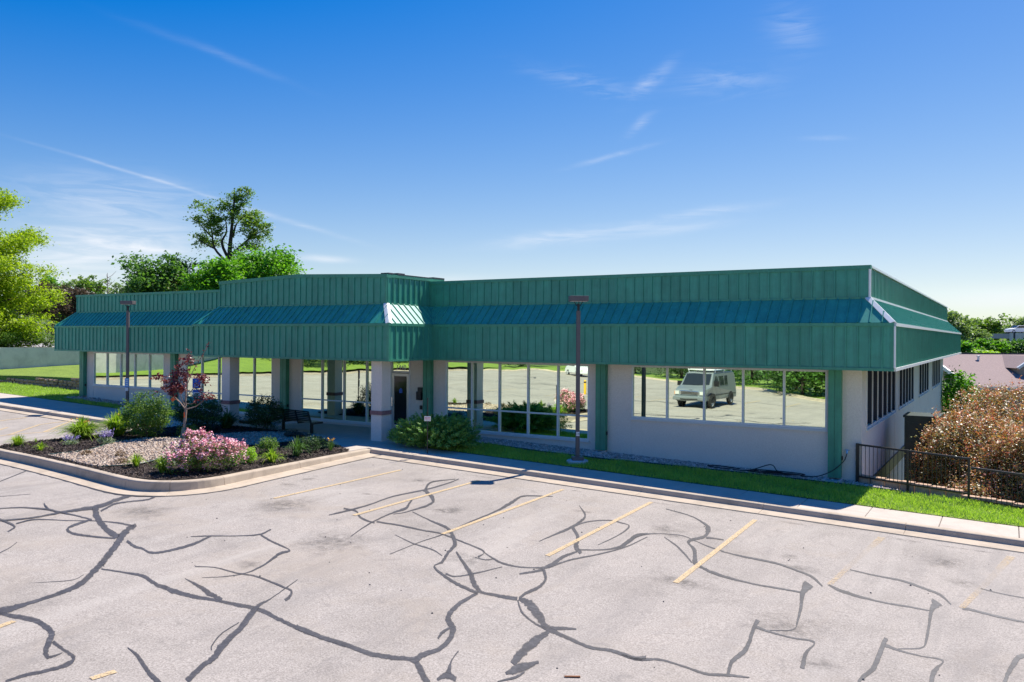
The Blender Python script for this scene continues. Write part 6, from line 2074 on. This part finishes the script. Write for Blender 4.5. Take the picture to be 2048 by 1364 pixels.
# left honey locust on the terrace
x, y = -57.5, 5.2
lob = []
rt_ = random.Random(31)
for k in range(84):
    h = rt_.uniform(0.2, 10.4)
    rr_ = 5.3 * math.sin(math.pi * min(1, (h + 1.2) / 12.5)) ** 0.7
    a = rt_.uniform(0, 6.28)
    q = rt_.uniform(0.1, 0.85)
    lob.append((rr_ * q * math.cos(a), rr_ * q * math.sin(a), h, 1.25, 1.25, 0.62))
tree('locust_tree', 'large yellow-green feathery tree at the left edge on the terrace', x, y, 2.5, lob, 'leaf_locust', 1900, 0.60, 32, 0.18, 2.6, 0.2, 'bark_dark', None, 0.25, 'tree', 26, 0.5, 0.5)
# tall open tree
x, y = P_at(462, 78)
zb = 2.5
s_ = 78 / 1627.33
lob = []
for px, py, rx, rz in ((468, 395, 26, 20), (455, 420, 40, 16), (478, 440, 46, 20), (510, 460, 34, 18), (530, 470, 22, 20), (498, 478, 40, 14), (405, 420, 24, 18), (395, 445, 22, 14), (420, 455, 30, 18), (392, 480, 22, 14), (410, 490, 30, 10), (445, 470, 26, 14), (500, 500, 36, 10), (440, 440, 24, 14), (400, 500, 20, 8)):
    u = (px - 462) * s_
    lob.append((0.8534 * u, 0.5213 * u + rt_.uniform(-0.8, 0.8), zat(py, 78, px) - zb, rx * s_ * 0.85, rx * s_ * 0.9, rz * s_ * 0.8))
t = thing('open_tree', 'tall open-crowned tree rising above the left roof against the sky', 'tree', (x, y, zb))
P, c = clump_points(lob, 280, 0.50, 28, 0.15, 0.6)
V, F = leaf_arrays(P, 0.25, 0.5)
fast_obj('crown', V, F, 'leaf_olive', t)
m = MB()


def U(px, py, v=0):
    u = (px - 462) * s_
    return (0.8534 * u - 0.52 * v, 0.5213 * u + 0.85 * v, zat(py, 78, px) - zb)


limb(m, [U(462, 690), U(460, 600), U(458, 520), U(461, 475), U(465, 430), U(468, 390)], 0.34, 0.05)
for pth, r0 in (([(461, 480), (472, 455), (492, 437)], .12), ([(459, 520), (480, 500), (500, 480), (525, 468)], .16), ([(500, 482), (505, 466), (512, 452)], .08), ([(456, 530), (445, 495), (450, 470), (452, 445)], .17), ([(455, 535), (430, 505), (420, 470), (410, 430)], .14), ([(430, 505), (405, 492), (390, 480)], .08), ([(464, 440), (455, 420)], .08), ([(470, 515), (500, 495), (520, 490)], .07), ([(424, 485), (402, 460), (392, 445)], .07)):
    limb(m, [U(*p, v=rt_.uniform(-.5, .5)) for p in pth] if len(pth) > 2 else [U(*pth[0]), U((pth[0][0] + pth[1][0]) / 2 + 2, (pth[0][1] + pth[1][1]) / 2), U(*pth[1])], r0, 0.03)
m.build('trunk', 'bark_dark', t)


def bg_tree(name, label, px, py_top, py_base, wpx, depth, mat, group, leaf=0.28, n=160, per=22, bark='bark', shell=0.5, seed=0, base_z=None):
    rr2 = random.Random(seed + int(px))
    x, y = P_at(px, depth)
    s = depth / 1627.33
    zb = zat(py_base, depth, px) if base_z is None else base_z
    zt = zat(py_top, depth, px)
    h = zt - zb
    r = wpx * s / 2
    lob = [(0, 0, h * 0.55, r * 0.75, r * 0.75, h * 0.36)]
    for k in range(11):
        a = rr2.uniform(0, 6.28)
        hh = rr2.uniform(0.25, 0.86)
        q = rr2.uniform(0.25, 0.8) * (1.15 - 0.75 * abs(hh - 0.45))
        lob.append((r * q * math.cos(a), r * q * math.sin(a), h * hh, r * 0.36, r * 0.36, h * 0.13))
    return tree(name, label, x, y, zb, lob, mat, n, max(0.3, r * 0.16), per, leaf, h * 0.3, 0.03 * h, bark, group, shell, 'tree', 8)


G1 = 'trees behind the left wing'
bg_tree('maple_tree', 'dark green broad tree left of the bright maples', 345, 505, 690, 190, 74, 'leaf_deep', G1, 0.34, 420, 30)
bg_tree('maple_tree', 'bright green maple in front, left of the canopy roof', 436, 508, 690, 165, 66, 'leaf_maple', G1, 0.30, 460, 30)
bg_tree('maple_tree', 'bright green maple at right, cut off by the canopy roof', 540, 492, 690, 195, 69, 'leaf_maple', G1, 0.30, 520, 30)
bg_tree('maple_tree', 'green maple between the two bright ones, further back', 495, 500, 690, 120, 76, 'leaf_maple', G1, 0.30, 260, 28)
bg_tree('pale_tree', 'pale yellow-green tree just above the left parapet', 320, 562, 690, 150, 96, 'leaf_yellowish', G1, 0.34, 240, 24)
bg_tree('plum_tree', 'dark purple-brown tree behind the terrace road', 95, 568, 668, 95, 88, 'leaf_plum', G1, 0.26, 260, 26, 'bark_dark')
bg_tree('plum_tree', 'second dark purple tree, touching the left end of the roof', 150, 578, 668, 85, 92, 'leaf_plum', G1, 0.26, 230, 26, 'bark_dark')
bg_tree('plum_tree', 'small dark purple tree half behind the locust', 62, 588, 668, 60, 90, 'leaf_plum', G1, 0.26, 150, 24, 'bark_dark')
G2 = 'far trees on the left skyline'
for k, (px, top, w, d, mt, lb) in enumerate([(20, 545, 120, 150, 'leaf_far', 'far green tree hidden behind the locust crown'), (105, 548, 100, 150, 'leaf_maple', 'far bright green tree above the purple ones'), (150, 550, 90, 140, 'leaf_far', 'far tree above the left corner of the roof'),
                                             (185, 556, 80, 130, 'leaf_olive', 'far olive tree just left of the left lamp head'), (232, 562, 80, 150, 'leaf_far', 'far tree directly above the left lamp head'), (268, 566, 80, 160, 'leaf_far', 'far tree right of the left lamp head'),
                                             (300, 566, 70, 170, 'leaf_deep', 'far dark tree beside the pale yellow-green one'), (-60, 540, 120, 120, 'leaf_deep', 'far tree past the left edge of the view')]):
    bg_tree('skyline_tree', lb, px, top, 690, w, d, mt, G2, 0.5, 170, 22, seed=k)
for px, top, lb in ((195, 575, 'narrow dark conifer poking above the left parapet'), (240, 577, 'narrow dark conifer right of the left lamp head'), (252, 577, 'second narrow dark conifer right of the left lamp head')):
    x, y = P_at(px, 90)
    h = zat(top, 90, px) - 2.5
    lob = [(0, 0, h * f_, 0.75 * (1.05 - f_), 0.75 * (1.05 - f_), h * 0.09) for f_ in np.linspace(0.1, 0.95, 9)]
    tree('conifer', lb, x, y, 2.5, lob, 'leaf_deep', 70, 0.25, 16, 0.2, h * 0.5, 0.1, 'bark_dark', 'small conifers behind the left wing', 0.3)
# bare twiggy tree
x, y = P_at(214, 88)
t = thing('bare_tree', 'bare twiggy tree against the sky above the left parapet', 'tree', (x, y, 2.5))
m = MB()
hb = zat(556, 88, 214) - 2.5
limb(m, [(0, 0, 0), (0.1, 0, hb * 0.5), (0.0, 0, hb)], 0.12, 0.02, 5)
for k in range(16):
    a = random.uniform(0, 6.28)
    h0 = hb * random.uniform(0.55, 0.95)
    l = random.uniform(0.3, 1.1)
    m.tube([(0.05, 0, h0), (l * .5 * math.cos(a), l * .5 * math.sin(a), h0 + 0.3 * l), (l * math.cos(a), l * math.sin(a), h0 + 0.8 * l)], [0.04, 0.025, 0.01], 4)
m.build('trunk', 'bark', t)
# terrace hedge
for k in range(9):
    yy_ = -2.5 + 2.0 * k
    xx = wall_x(yy_) - 1.25
    shrub('hedge_shrub', ['first', 'second', 'third', 'fourth', 'fifth', 'sixth', 'seventh', 'eighth', 'ninth'][k] + ' shrub from the left in the row above the concrete wall', xx, yy_, 2.5, 0.95, 1.15, random.uniform(1.15, 1.4), 'leaf_shrub' if k % 3 else 'leaf_dark_shrub', 0.11, 150, 14, 'shrubs above the retaining wall', 0.22)
x, y = P_at(66, 76)
blades('ornamental_grass', 'pale silvery mound of ornamental grass beside the terrace road', x, y, zat(668, 76, 66), 1.5, 1.05, 700, 'leaf_silver', 0.05)
x, y = P_at(35, 78)
blades('ornamental_grass', 'second pale ornamental grass, partly behind the locust', x, y, zat(668, 78, 35), 1.2, 0.95, 500, 'leaf_silver', 0.05)

# right background
G3 = 'trees beyond the house on the right'
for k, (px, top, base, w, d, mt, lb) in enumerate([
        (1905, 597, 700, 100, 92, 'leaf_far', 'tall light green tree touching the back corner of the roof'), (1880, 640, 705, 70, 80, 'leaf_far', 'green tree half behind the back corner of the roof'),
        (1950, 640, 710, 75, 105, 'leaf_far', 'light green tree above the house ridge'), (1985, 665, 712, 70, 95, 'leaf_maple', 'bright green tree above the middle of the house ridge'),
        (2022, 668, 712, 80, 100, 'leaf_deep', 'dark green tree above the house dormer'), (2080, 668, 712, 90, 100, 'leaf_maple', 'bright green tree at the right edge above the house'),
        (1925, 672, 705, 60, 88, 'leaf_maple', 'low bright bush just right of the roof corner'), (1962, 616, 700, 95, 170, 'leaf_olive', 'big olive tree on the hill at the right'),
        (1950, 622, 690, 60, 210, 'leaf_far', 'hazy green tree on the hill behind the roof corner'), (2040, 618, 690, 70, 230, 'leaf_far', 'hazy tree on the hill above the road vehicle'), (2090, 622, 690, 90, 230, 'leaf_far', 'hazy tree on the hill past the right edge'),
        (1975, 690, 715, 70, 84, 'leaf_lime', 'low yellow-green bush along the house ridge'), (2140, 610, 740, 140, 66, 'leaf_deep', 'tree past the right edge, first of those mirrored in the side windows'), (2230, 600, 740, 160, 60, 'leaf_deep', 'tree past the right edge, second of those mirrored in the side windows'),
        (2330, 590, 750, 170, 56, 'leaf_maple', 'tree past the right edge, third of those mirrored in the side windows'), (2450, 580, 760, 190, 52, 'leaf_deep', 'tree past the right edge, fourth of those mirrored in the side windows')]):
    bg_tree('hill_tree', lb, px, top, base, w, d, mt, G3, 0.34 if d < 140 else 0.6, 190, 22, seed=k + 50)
bg_tree('yard_tree', 'bright green bushy tree between the building and the house roof', 1918, 712, 800, 105, 50, 'leaf_maple', None, 0.2, 200, 24, base_z=-3.2)
# belt of trees far away that reads as one mass
Pm = []
for k in range(420):
    a = R(random.uniform(28, 158))
    d = random.uniform(330, 430)
    hx, hy = d * math.cos(a), d * math.sin(a)
    base = terrain(hx, hy)
    n_ = 26
    q = RNG.normal(size=(n_, 3)) * np.array([4.5, 4.5, 1.9])
    Pm.append(q + np.array([hx, hy, base + random.uniform(1.0, 5.0)]))
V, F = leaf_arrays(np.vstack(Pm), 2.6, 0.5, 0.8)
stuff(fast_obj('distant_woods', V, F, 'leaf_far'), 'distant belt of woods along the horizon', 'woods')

# trees and hedge past the far edge of the lot (seen in the glass)
G4 = 'trees along the far edge of the lot'
spots = [(-3, -37), (-8.5, -41), (-13, -47), (-18.5, -53), (-24, -60), (-30, -66), (-37, -68), (-45, -69), (-52, -66), (-57, -56), (4, -36), (-11, -40), (-5.5, -35.5), (-54.5, -29), (-55, -36), (-55.5, -43)]
lbs = ['mirrored at the right end', 'second in the mirrored row', 'third in the mirrored row', 'fourth in the mirrored row', 'fifth in the mirrored row', 'sixth in the mirrored row', 'seventh in the mirrored row', 'eighth in the mirrored row', 'at the far left corner', 'by the left lawn', 'rightmost of all', 'standing forward of the mirrored row', 'low one forward at the right', 'nearest of three above the left bank', 'middle of three above the left bank', 'furthest of three above the left bank']
for (x, y), lb in zip(spots, lbs):
    h = random.uniform(7, 10)
    lob = [(0, 0, h * 0.45, 3.0, 3.0, h * 0.42)]
    for k in range(9):
        a = random.uniform(0, 6.28)
        lob.append((2.2 * math.cos(a), 2.2 * math.sin(a), h * random.uniform(0.08, 0.7), 1.3, 1.3, 0.9))
    tree('lot_tree', 'leafy tree past the far edge of the lot, ' + lb, x, y, zl(x, max(y, -75)) - 0.3, lob, random.choice(['leaf_dark_shrub', 'leaf_deep', 'leaf_dark_shrub']), 190, 0.55, 26, 0.26, 2.0, 0.16, 'bark_dark', G4, 0.6)
struct(poly_sheet('lawn', [(p[0], p[1]) for p in LOT_EDGE[:-1]] + [(-66, -50), (-60, -75), (-30, -75), (0, -55), (30, -45)], lambda x, y: zl(x, y) + 0.06, 'lawn', 5))

# ------------------------------------------------------------------ house beyond the yard
hx, hy = P_at(1960, 58)
hs_ = thing('neighbour_house', 'house with brown shingle roof and dormer beyond the red-leaved shrubs', 'house', (hx, hy, -3.4), 0.5484)
# local x to the right, y away
zr, ze = zat(695, 62, 1980) + 3.4, zat(753, 55.5, 1980) + 3.4
k_ = 1 / 1627.33
xl = (1897 - 1960) * k_ * 60
xr = xl + 16
MB().box(xl + 0.4, xr - 0.4, -2.2, 8.3, -0.5, ze).build('wall', 'siding', hs_)
gb = MB().prism([(-2.2, ze - 0.05), (8.3, ze - 0.05), (3.05, zr - 0.25)], 'x', xl + 0.42, xr - 0.42)
gb.build('gable', 'siding', hs_)
rf = MB()
th = 0.14
for (y0, z0, y1, z1) in ((-2.9, ze - 0.25, 3.05, zr), (3.05, zr, 9.0, ze - 0.25)):
    rf.add([(xl, y0, z0), (xr, y0, z0), (xr, y1, z1), (xl, y1, z1), (xl, y0, z0 - th), (xr, y0, z0 - th), (xr, y1, z1 - th), (xl, y1, z1 - th)], [(0, 1, 2, 3), (4, 7, 6, 5), (0, 4, 5, 1), (1, 5, 6, 2), (2, 6, 7, 3), (3, 7, 4, 0)])
rf = rf.build('roof', 'shingle', hs_)
MB().beam((xl - 0.06, -2.92, ze - 0.30), (xl - 0.06, 3.05, zr - 0.05), 0.1, 0.26).build('rake_board', 'white_trim', rf)
MB().box(xl, xr, -2.98, -2.9, ze - 0.5, ze - 0.27).build('gutter', 'white_trim', rf)
MB().box(xl, xr, 2.95, 3.15, zr + 0.0, zr + 0.05).build('ridge_cap', 'roof_black', rf)
vx = (1985 - 1960) * k_ * 60
MB().lathe([(0.08, -0.3), (0.08, 0.25), (0.13, 0.25), (0.13, 0.32), (0.001, 0.34)], (vx, 1.8, zr - 0.45), 8).build('vent_pipe', 'white_trim', rf)
dxm = (2052 - 1960) * k_ * 58
dm = MB().prism([(dxm - 1.0, zr - 2.2), (dxm + 1.0, zr - 2.2), (dxm + 1.0, zr - 0.85), (dxm, zr - 0.2), (dxm - 1.0, zr - 0.85)], 'y', -0.9, 3.0).build('dormer', 'siding', rf)
for sgn in (-1, 1):
    MB().beam((dxm + sgn * 1.2, -1.0, zr - 0.95), (dxm, -1.0, zr - 0.14), 0.16, 0.18, (0, 1, 0)).build('dormer_trim', 'white_trim', hs_)
    MB().add([(dxm + sgn * 1.25, -1.1, zr - 0.95), (dxm, -1.1, zr - 0.08), (dxm, 3.0, zr - 0.08), (dxm + sgn * 1.25, 3.0, zr - 0.95)], [(0, 1, 2, 3)]).build('dormer_roof', 'shingle', hs_)
wn = MB().box(dxm - 0.5, dxm + 0.5, -0.96, -0.905, zr - 1.8, zr - 0.8).build('window', 'white_trim', hs_)
MB().box(dxm - 0.38, dxm + 0.38, -0.97, -0.962, zr - 1.7, zr - 0.9).build('pane', 'dark_glass', wn)
wn = MB().box(1.6, 3.0, -2.26, -2.205, 0.9, 2.2).build('window', 'white_trim', hs_)
MB().box(1.7, 2.9, -2.27, -2.262, 1.0, 2.1).build('pane', 'dark_glass', wn)

# ------------------------------------------------------------------ vehicles
def wheel(parent, x, y, r=0.36, w=0.24):
    t = MB()
    prof = [(r * 0.62, -w / 2), (r * 0.93, -w / 2), (r, -w / 2 + 0.03), (r, w / 2 - 0.03), (r * 0.93, w / 2), (r * 0.62, w / 2)]
    t.lathe(prof + [prof[0]], n=24)
    o = t.build('wheel', 'tyre', parent, True)
    o.location = (x, y, r)
    o.rotation_euler = (HP, 0, 0)
    sd = 1 if y < 0 else -1
    rm = MB().lathe([(0.001, 0.06 * sd), (r * 0.2, 0.07 * sd), (r * 0.3, 0.03 * sd), (r * 0.55, 0.06 * sd), (r * 0.63, 0.10 * sd)], n=20).build('rim', 'rim_silver', o, True)
    return o


# work van: local x forward, y left, z up
van = thing('work_van', 'silver grey work van with white ladder rack, seen mirrored in the right window', 'van', (-13.15, -23.0, zl(-13.15, -23.0)), R(92))
HW = 0.98
side = [(-2.75, 0.42), (-2.80, 0.75), (-2.76, 1.2), (-2.62, 1.75), (-2.45, 2.02), (-2.2, 2.08), (0.9, 2.08), (1.15, 2.02), (1.75, 1.35), (1.9, 1.28), (2.55, 1.12), (2.72, 1.0), (2.76, 0.7), (2.74, 0.42)]
bm = bmesh.new()
rows = []
for sx, yy_, shrink in ((-1, -HW, 0.0), (1, HW, 0.0)):
    r_ = []
    for x, z in side:
        tum = max(0, z - 1.25) / 0.85
        y = sx * (HW - 0.14 * tum - (0.10 if x > 2.5 else 0))
        r_.append(bm.verts.new((x, y, z)))
    rows.append(r_)
n = len(side)
for i in range(n):
    bm.faces.new((rows[0][i], rows[0][(i + 1) % n], rows[1][(i + 1) % n], rows[1][i]))
bm.faces.new(list(reversed(rows[0])))
bm.faces.new(rows[1])
bmesh.ops.recalc_face_normals(bm, faces=bm.faces)
me = bpy.data.meshes.new('body')
bm.to_mesh(me)
bm.free()
me.materials.append(MATS['van_paint'])
o = inst('body', me, van)
md = o.modifiers.new('bevel', 'BEVEL')
md.width = 0.06
md.segments = 3
for sx in (-1, 1):
    for x in (1.72, -1.75):
        wheel(van, x, sx * (HW - 0.10), 0.38, 0.25)
    m = MB()
    for x in (1.72, -1.75):
        m.lathe([(0.001, 0.0), (0.47, 0.0), (0.47, 0.02), (0.001, 0.02)], n=20)
    # dark wheel arches
    for x in (1.72, -1.75):
        a = MB()
        pts = [(x + 0.47 * math.cos(w_), 0.38 + 0.47 * math.sin(w_)) for w_ in np.linspace(-0.1, math.pi + 0.1, 14)]
        a.prism(pts, 'y', sx * (HW + 0.002), sx * (HW + 0.006))
        a.build('wheel_arch', 'tyre', van)

    def sidewin(x0, x1, z0, z1, lean0=0, lean1=0):
        q = []
        for x, z in ((x0, z0), (x1, z0), (x1 - lean1, z1), (x0 - lean0, z1)):
            q.append((x, sx * (HW - 0.14 * (z - 1.25) / 0.85 + 0.006), z))
        MB().add(q, [(0, 1, 2, 3)]).build('side_window', 'dark_glass', van)
    sidewin(0.62, 1.45, 1.32, 1.86, 0, 0.5)
    sidewin(-0.35, 0.45, 1.32, 1.86)
    sidewin(-1.1, -0.5, 1.32, 1.86)
    MB().box(1.35, 1.5, sx * (HW + 0.02) - 0.02 * 0, sx * (HW + 0.26), 1.28, 1.58).build('mirror', 'black_metal', van)
    MB().box(2.60, 2.79, sx * 0.62, sx * 0.86, 0.78, 0.98).build('headlight', 'lamp_lens', van)
    MB().box(2.60, 2.785, sx * 0.865, sx * 0.90, 0.78, 0.96).build('indicator', 'amber', van)
    MB().box(-2.6, 2.5, sx * (HW + 0.001), sx * (HW + 0.012), 0.70, 0.74).build('side_moulding', 'black_metal', van)
    MB().box(0.5, 0.515, sx * (HW + 0.001), sx * (HW + 0.004), 0.5, 1.3).build('door_gap', 'tyre', van)
MB().add([(1.78, -0.82, 1.345), (1.78, 0.82, 1.345), (1.20, 0.78, 1.99), (1.20, -0.78, 1.99)], [(0, 1, 2, 3)]).build('windscreen', 'dark_glass', van).location = (0.022, 0, 0.012)
gr = MB().box(2.74, 2.80, -0.55, 0.55, 0.76, 1.0).build('grille', 'chrome', van, bevel=0.03)
for z in (0.82, 0.90):
    MB().box(2.79, 2.806, -0.47, 0.47, z - 0.025, z + 0.025).build('grille_slot', 'tyre', gr)
MB().lathe([(0.001, 0.0), (0.06, 0.0), (0.06, 0.01), (0.001, 0.012)], n=12).build('emblem', 'tyre', van).location = (2.66, 0, 1.065)
bpy.data.objects['emblem'].scale = (0.6, 1.5, 1)
MB().box(2.62, 2.92, -0.96, 0.96, 0.46, 0.68).build('bumper', 'van_paint', van, bevel=0.04)
MB().box(2.90, 2.926, -0.5, 0.5, 0.49, 0.56).build('bumper_slot', 'tyre', van)
rk_ = MB()
for x in (-2.0, -0.6, 0.8):
    rk_.tube([(x, -0.9, 2.32), (x, 0.9, 2.32)], 0.03, 6)
    for sx in (-1, 1):
        rk_.tube([(x, sx * 0.82, 2.05), (x, sx * 0.9, 2.32), (x, sx * 0.9, 2.45)], 0.03, 6)
for sx in (-1, 1):
    rk_.tube([(-2.3, sx * 0.9, 2.45), (1.2, sx * 0.9, 2.45)], 0.03, 6)
    rk_.tube([(-2.3, sx * 0.9, 2.32), (1.2, sx * 0.9, 2.32)], 0.025, 6)
rk_.build('ladder_rack', 'car_white', van)
MB().prism([(-0.85, 2.2), (0.85, 2.2), (0.5, 2.4), (0, 2.62), (-0.5, 2.4)], 'x', -1.9, 0.9).build('rack_cover', 'car_white', van)


def car(label, x, y, z, rz, paint='car_white'):
    c = thing('parked_car', label, 'car', (x, y, z), rz)
    prof = [(-2.15, 0.3), (-2.2, 0.75), (-2.0, 0.95), (-1.4, 1.05), (-0.9, 1.42), (0.35, 1.45), (1.0, 1.02), (1.95, 0.85), (2.2, 0.65), (2.2, 0.3)]
    MB().prism(prof, 'y', -0.88, 0.88).build('body', paint, c, bevel=0.06)
    for sx in (-1, 1):
        for xx in (1.35, -1.35):
            wheel(c, xx, sx * 0.80, 0.33, 0.2)
        MB().add([(-1.15, sx * 0.886, 1.03), (0.85, sx * 0.886, 1.03), (0.32, sx * 0.886, 1.38), (-0.85, sx * 0.886, 1.38)], [(0, 1, 2, 3)]).build('side_window', 'dark_glass', c)
        MB().box(2.1, 2.215, sx * 0.55, sx * 0.8, 0.58, 0.74).build('headlight', 'lamp_lens', c)
    MB().add([(1.0, -0.75, 1.045), (1.0, 0.75, 1.045), (0.38, 0.68, 1.45), (0.38, -0.68, 1.45)], [(0, 1, 2, 3)]).build('windscreen', 'dark_glass', c).location = (0.03, 0, 0.015)
    return c


car('white car at the far side of the lot, mirrored beside the right lamp post', -37.3, -53.8, zl(-37.3, -53.8), R(40))
bo = thing('bollard', 'yellow bollard out on the lot, seen mirrored right of the roses', 'bollard', (-23.5, -27.3, zl(-23.5, -27.3)))
MB().lathe([(0.09, -0.2), (0.09, 0.95), (0.06, 1.02), (0.001, 1.04)], n=14).build('shaft', 'bollard_yellow', bo, True)
MB().lathe([(0.092, 0.80), (0.094, 0.81), (0.094, 0.9), (0.092, 0.91)], n=14).build('band', 'tyre', bo)
# vehicle on the raised road at the far right, with its barrier
vx_, vy_ = P_at(2036, 150)
rz_ = zat(655, 150, 2036)
tag(MB().box(-20, 40, -4, 4, -0.9, 0.0).build('raised_road', 'road'), 'raised road with dark edge at the right edge of the view', 'road')
o = bpy.data.objects['raised_road']
del o['category']
struct(o)
o.location = (vx_ + 16 * 0.85, vy_ + 16 * 0.52, rz_)
o.rotation_euler = (0, 0, 0.5484)
br = thing('road_barrier', 'dark guard wall along the raised road at the right edge', 'barrier', (vx_ + 16 * 0.85, vy_ + 16 * 0.52, rz_), 0.5484)
MB().box(-20, 40, -4.4, -4.05, -1.6, 0.1).build('parapet', 'retain', br)
for k in range(12):
    MB().box(-19.5 + 5 * k, -19.2 + 5 * k, -4.46, -4.402, -1.5, 0.3).build('post', 'roof_black', br)
cv = car('white vehicle on the raised road at the right edge', vx_, vy_, rz_, 0.5484 + math.pi)
cv.scale = (0.95, 0.95, 1.05)
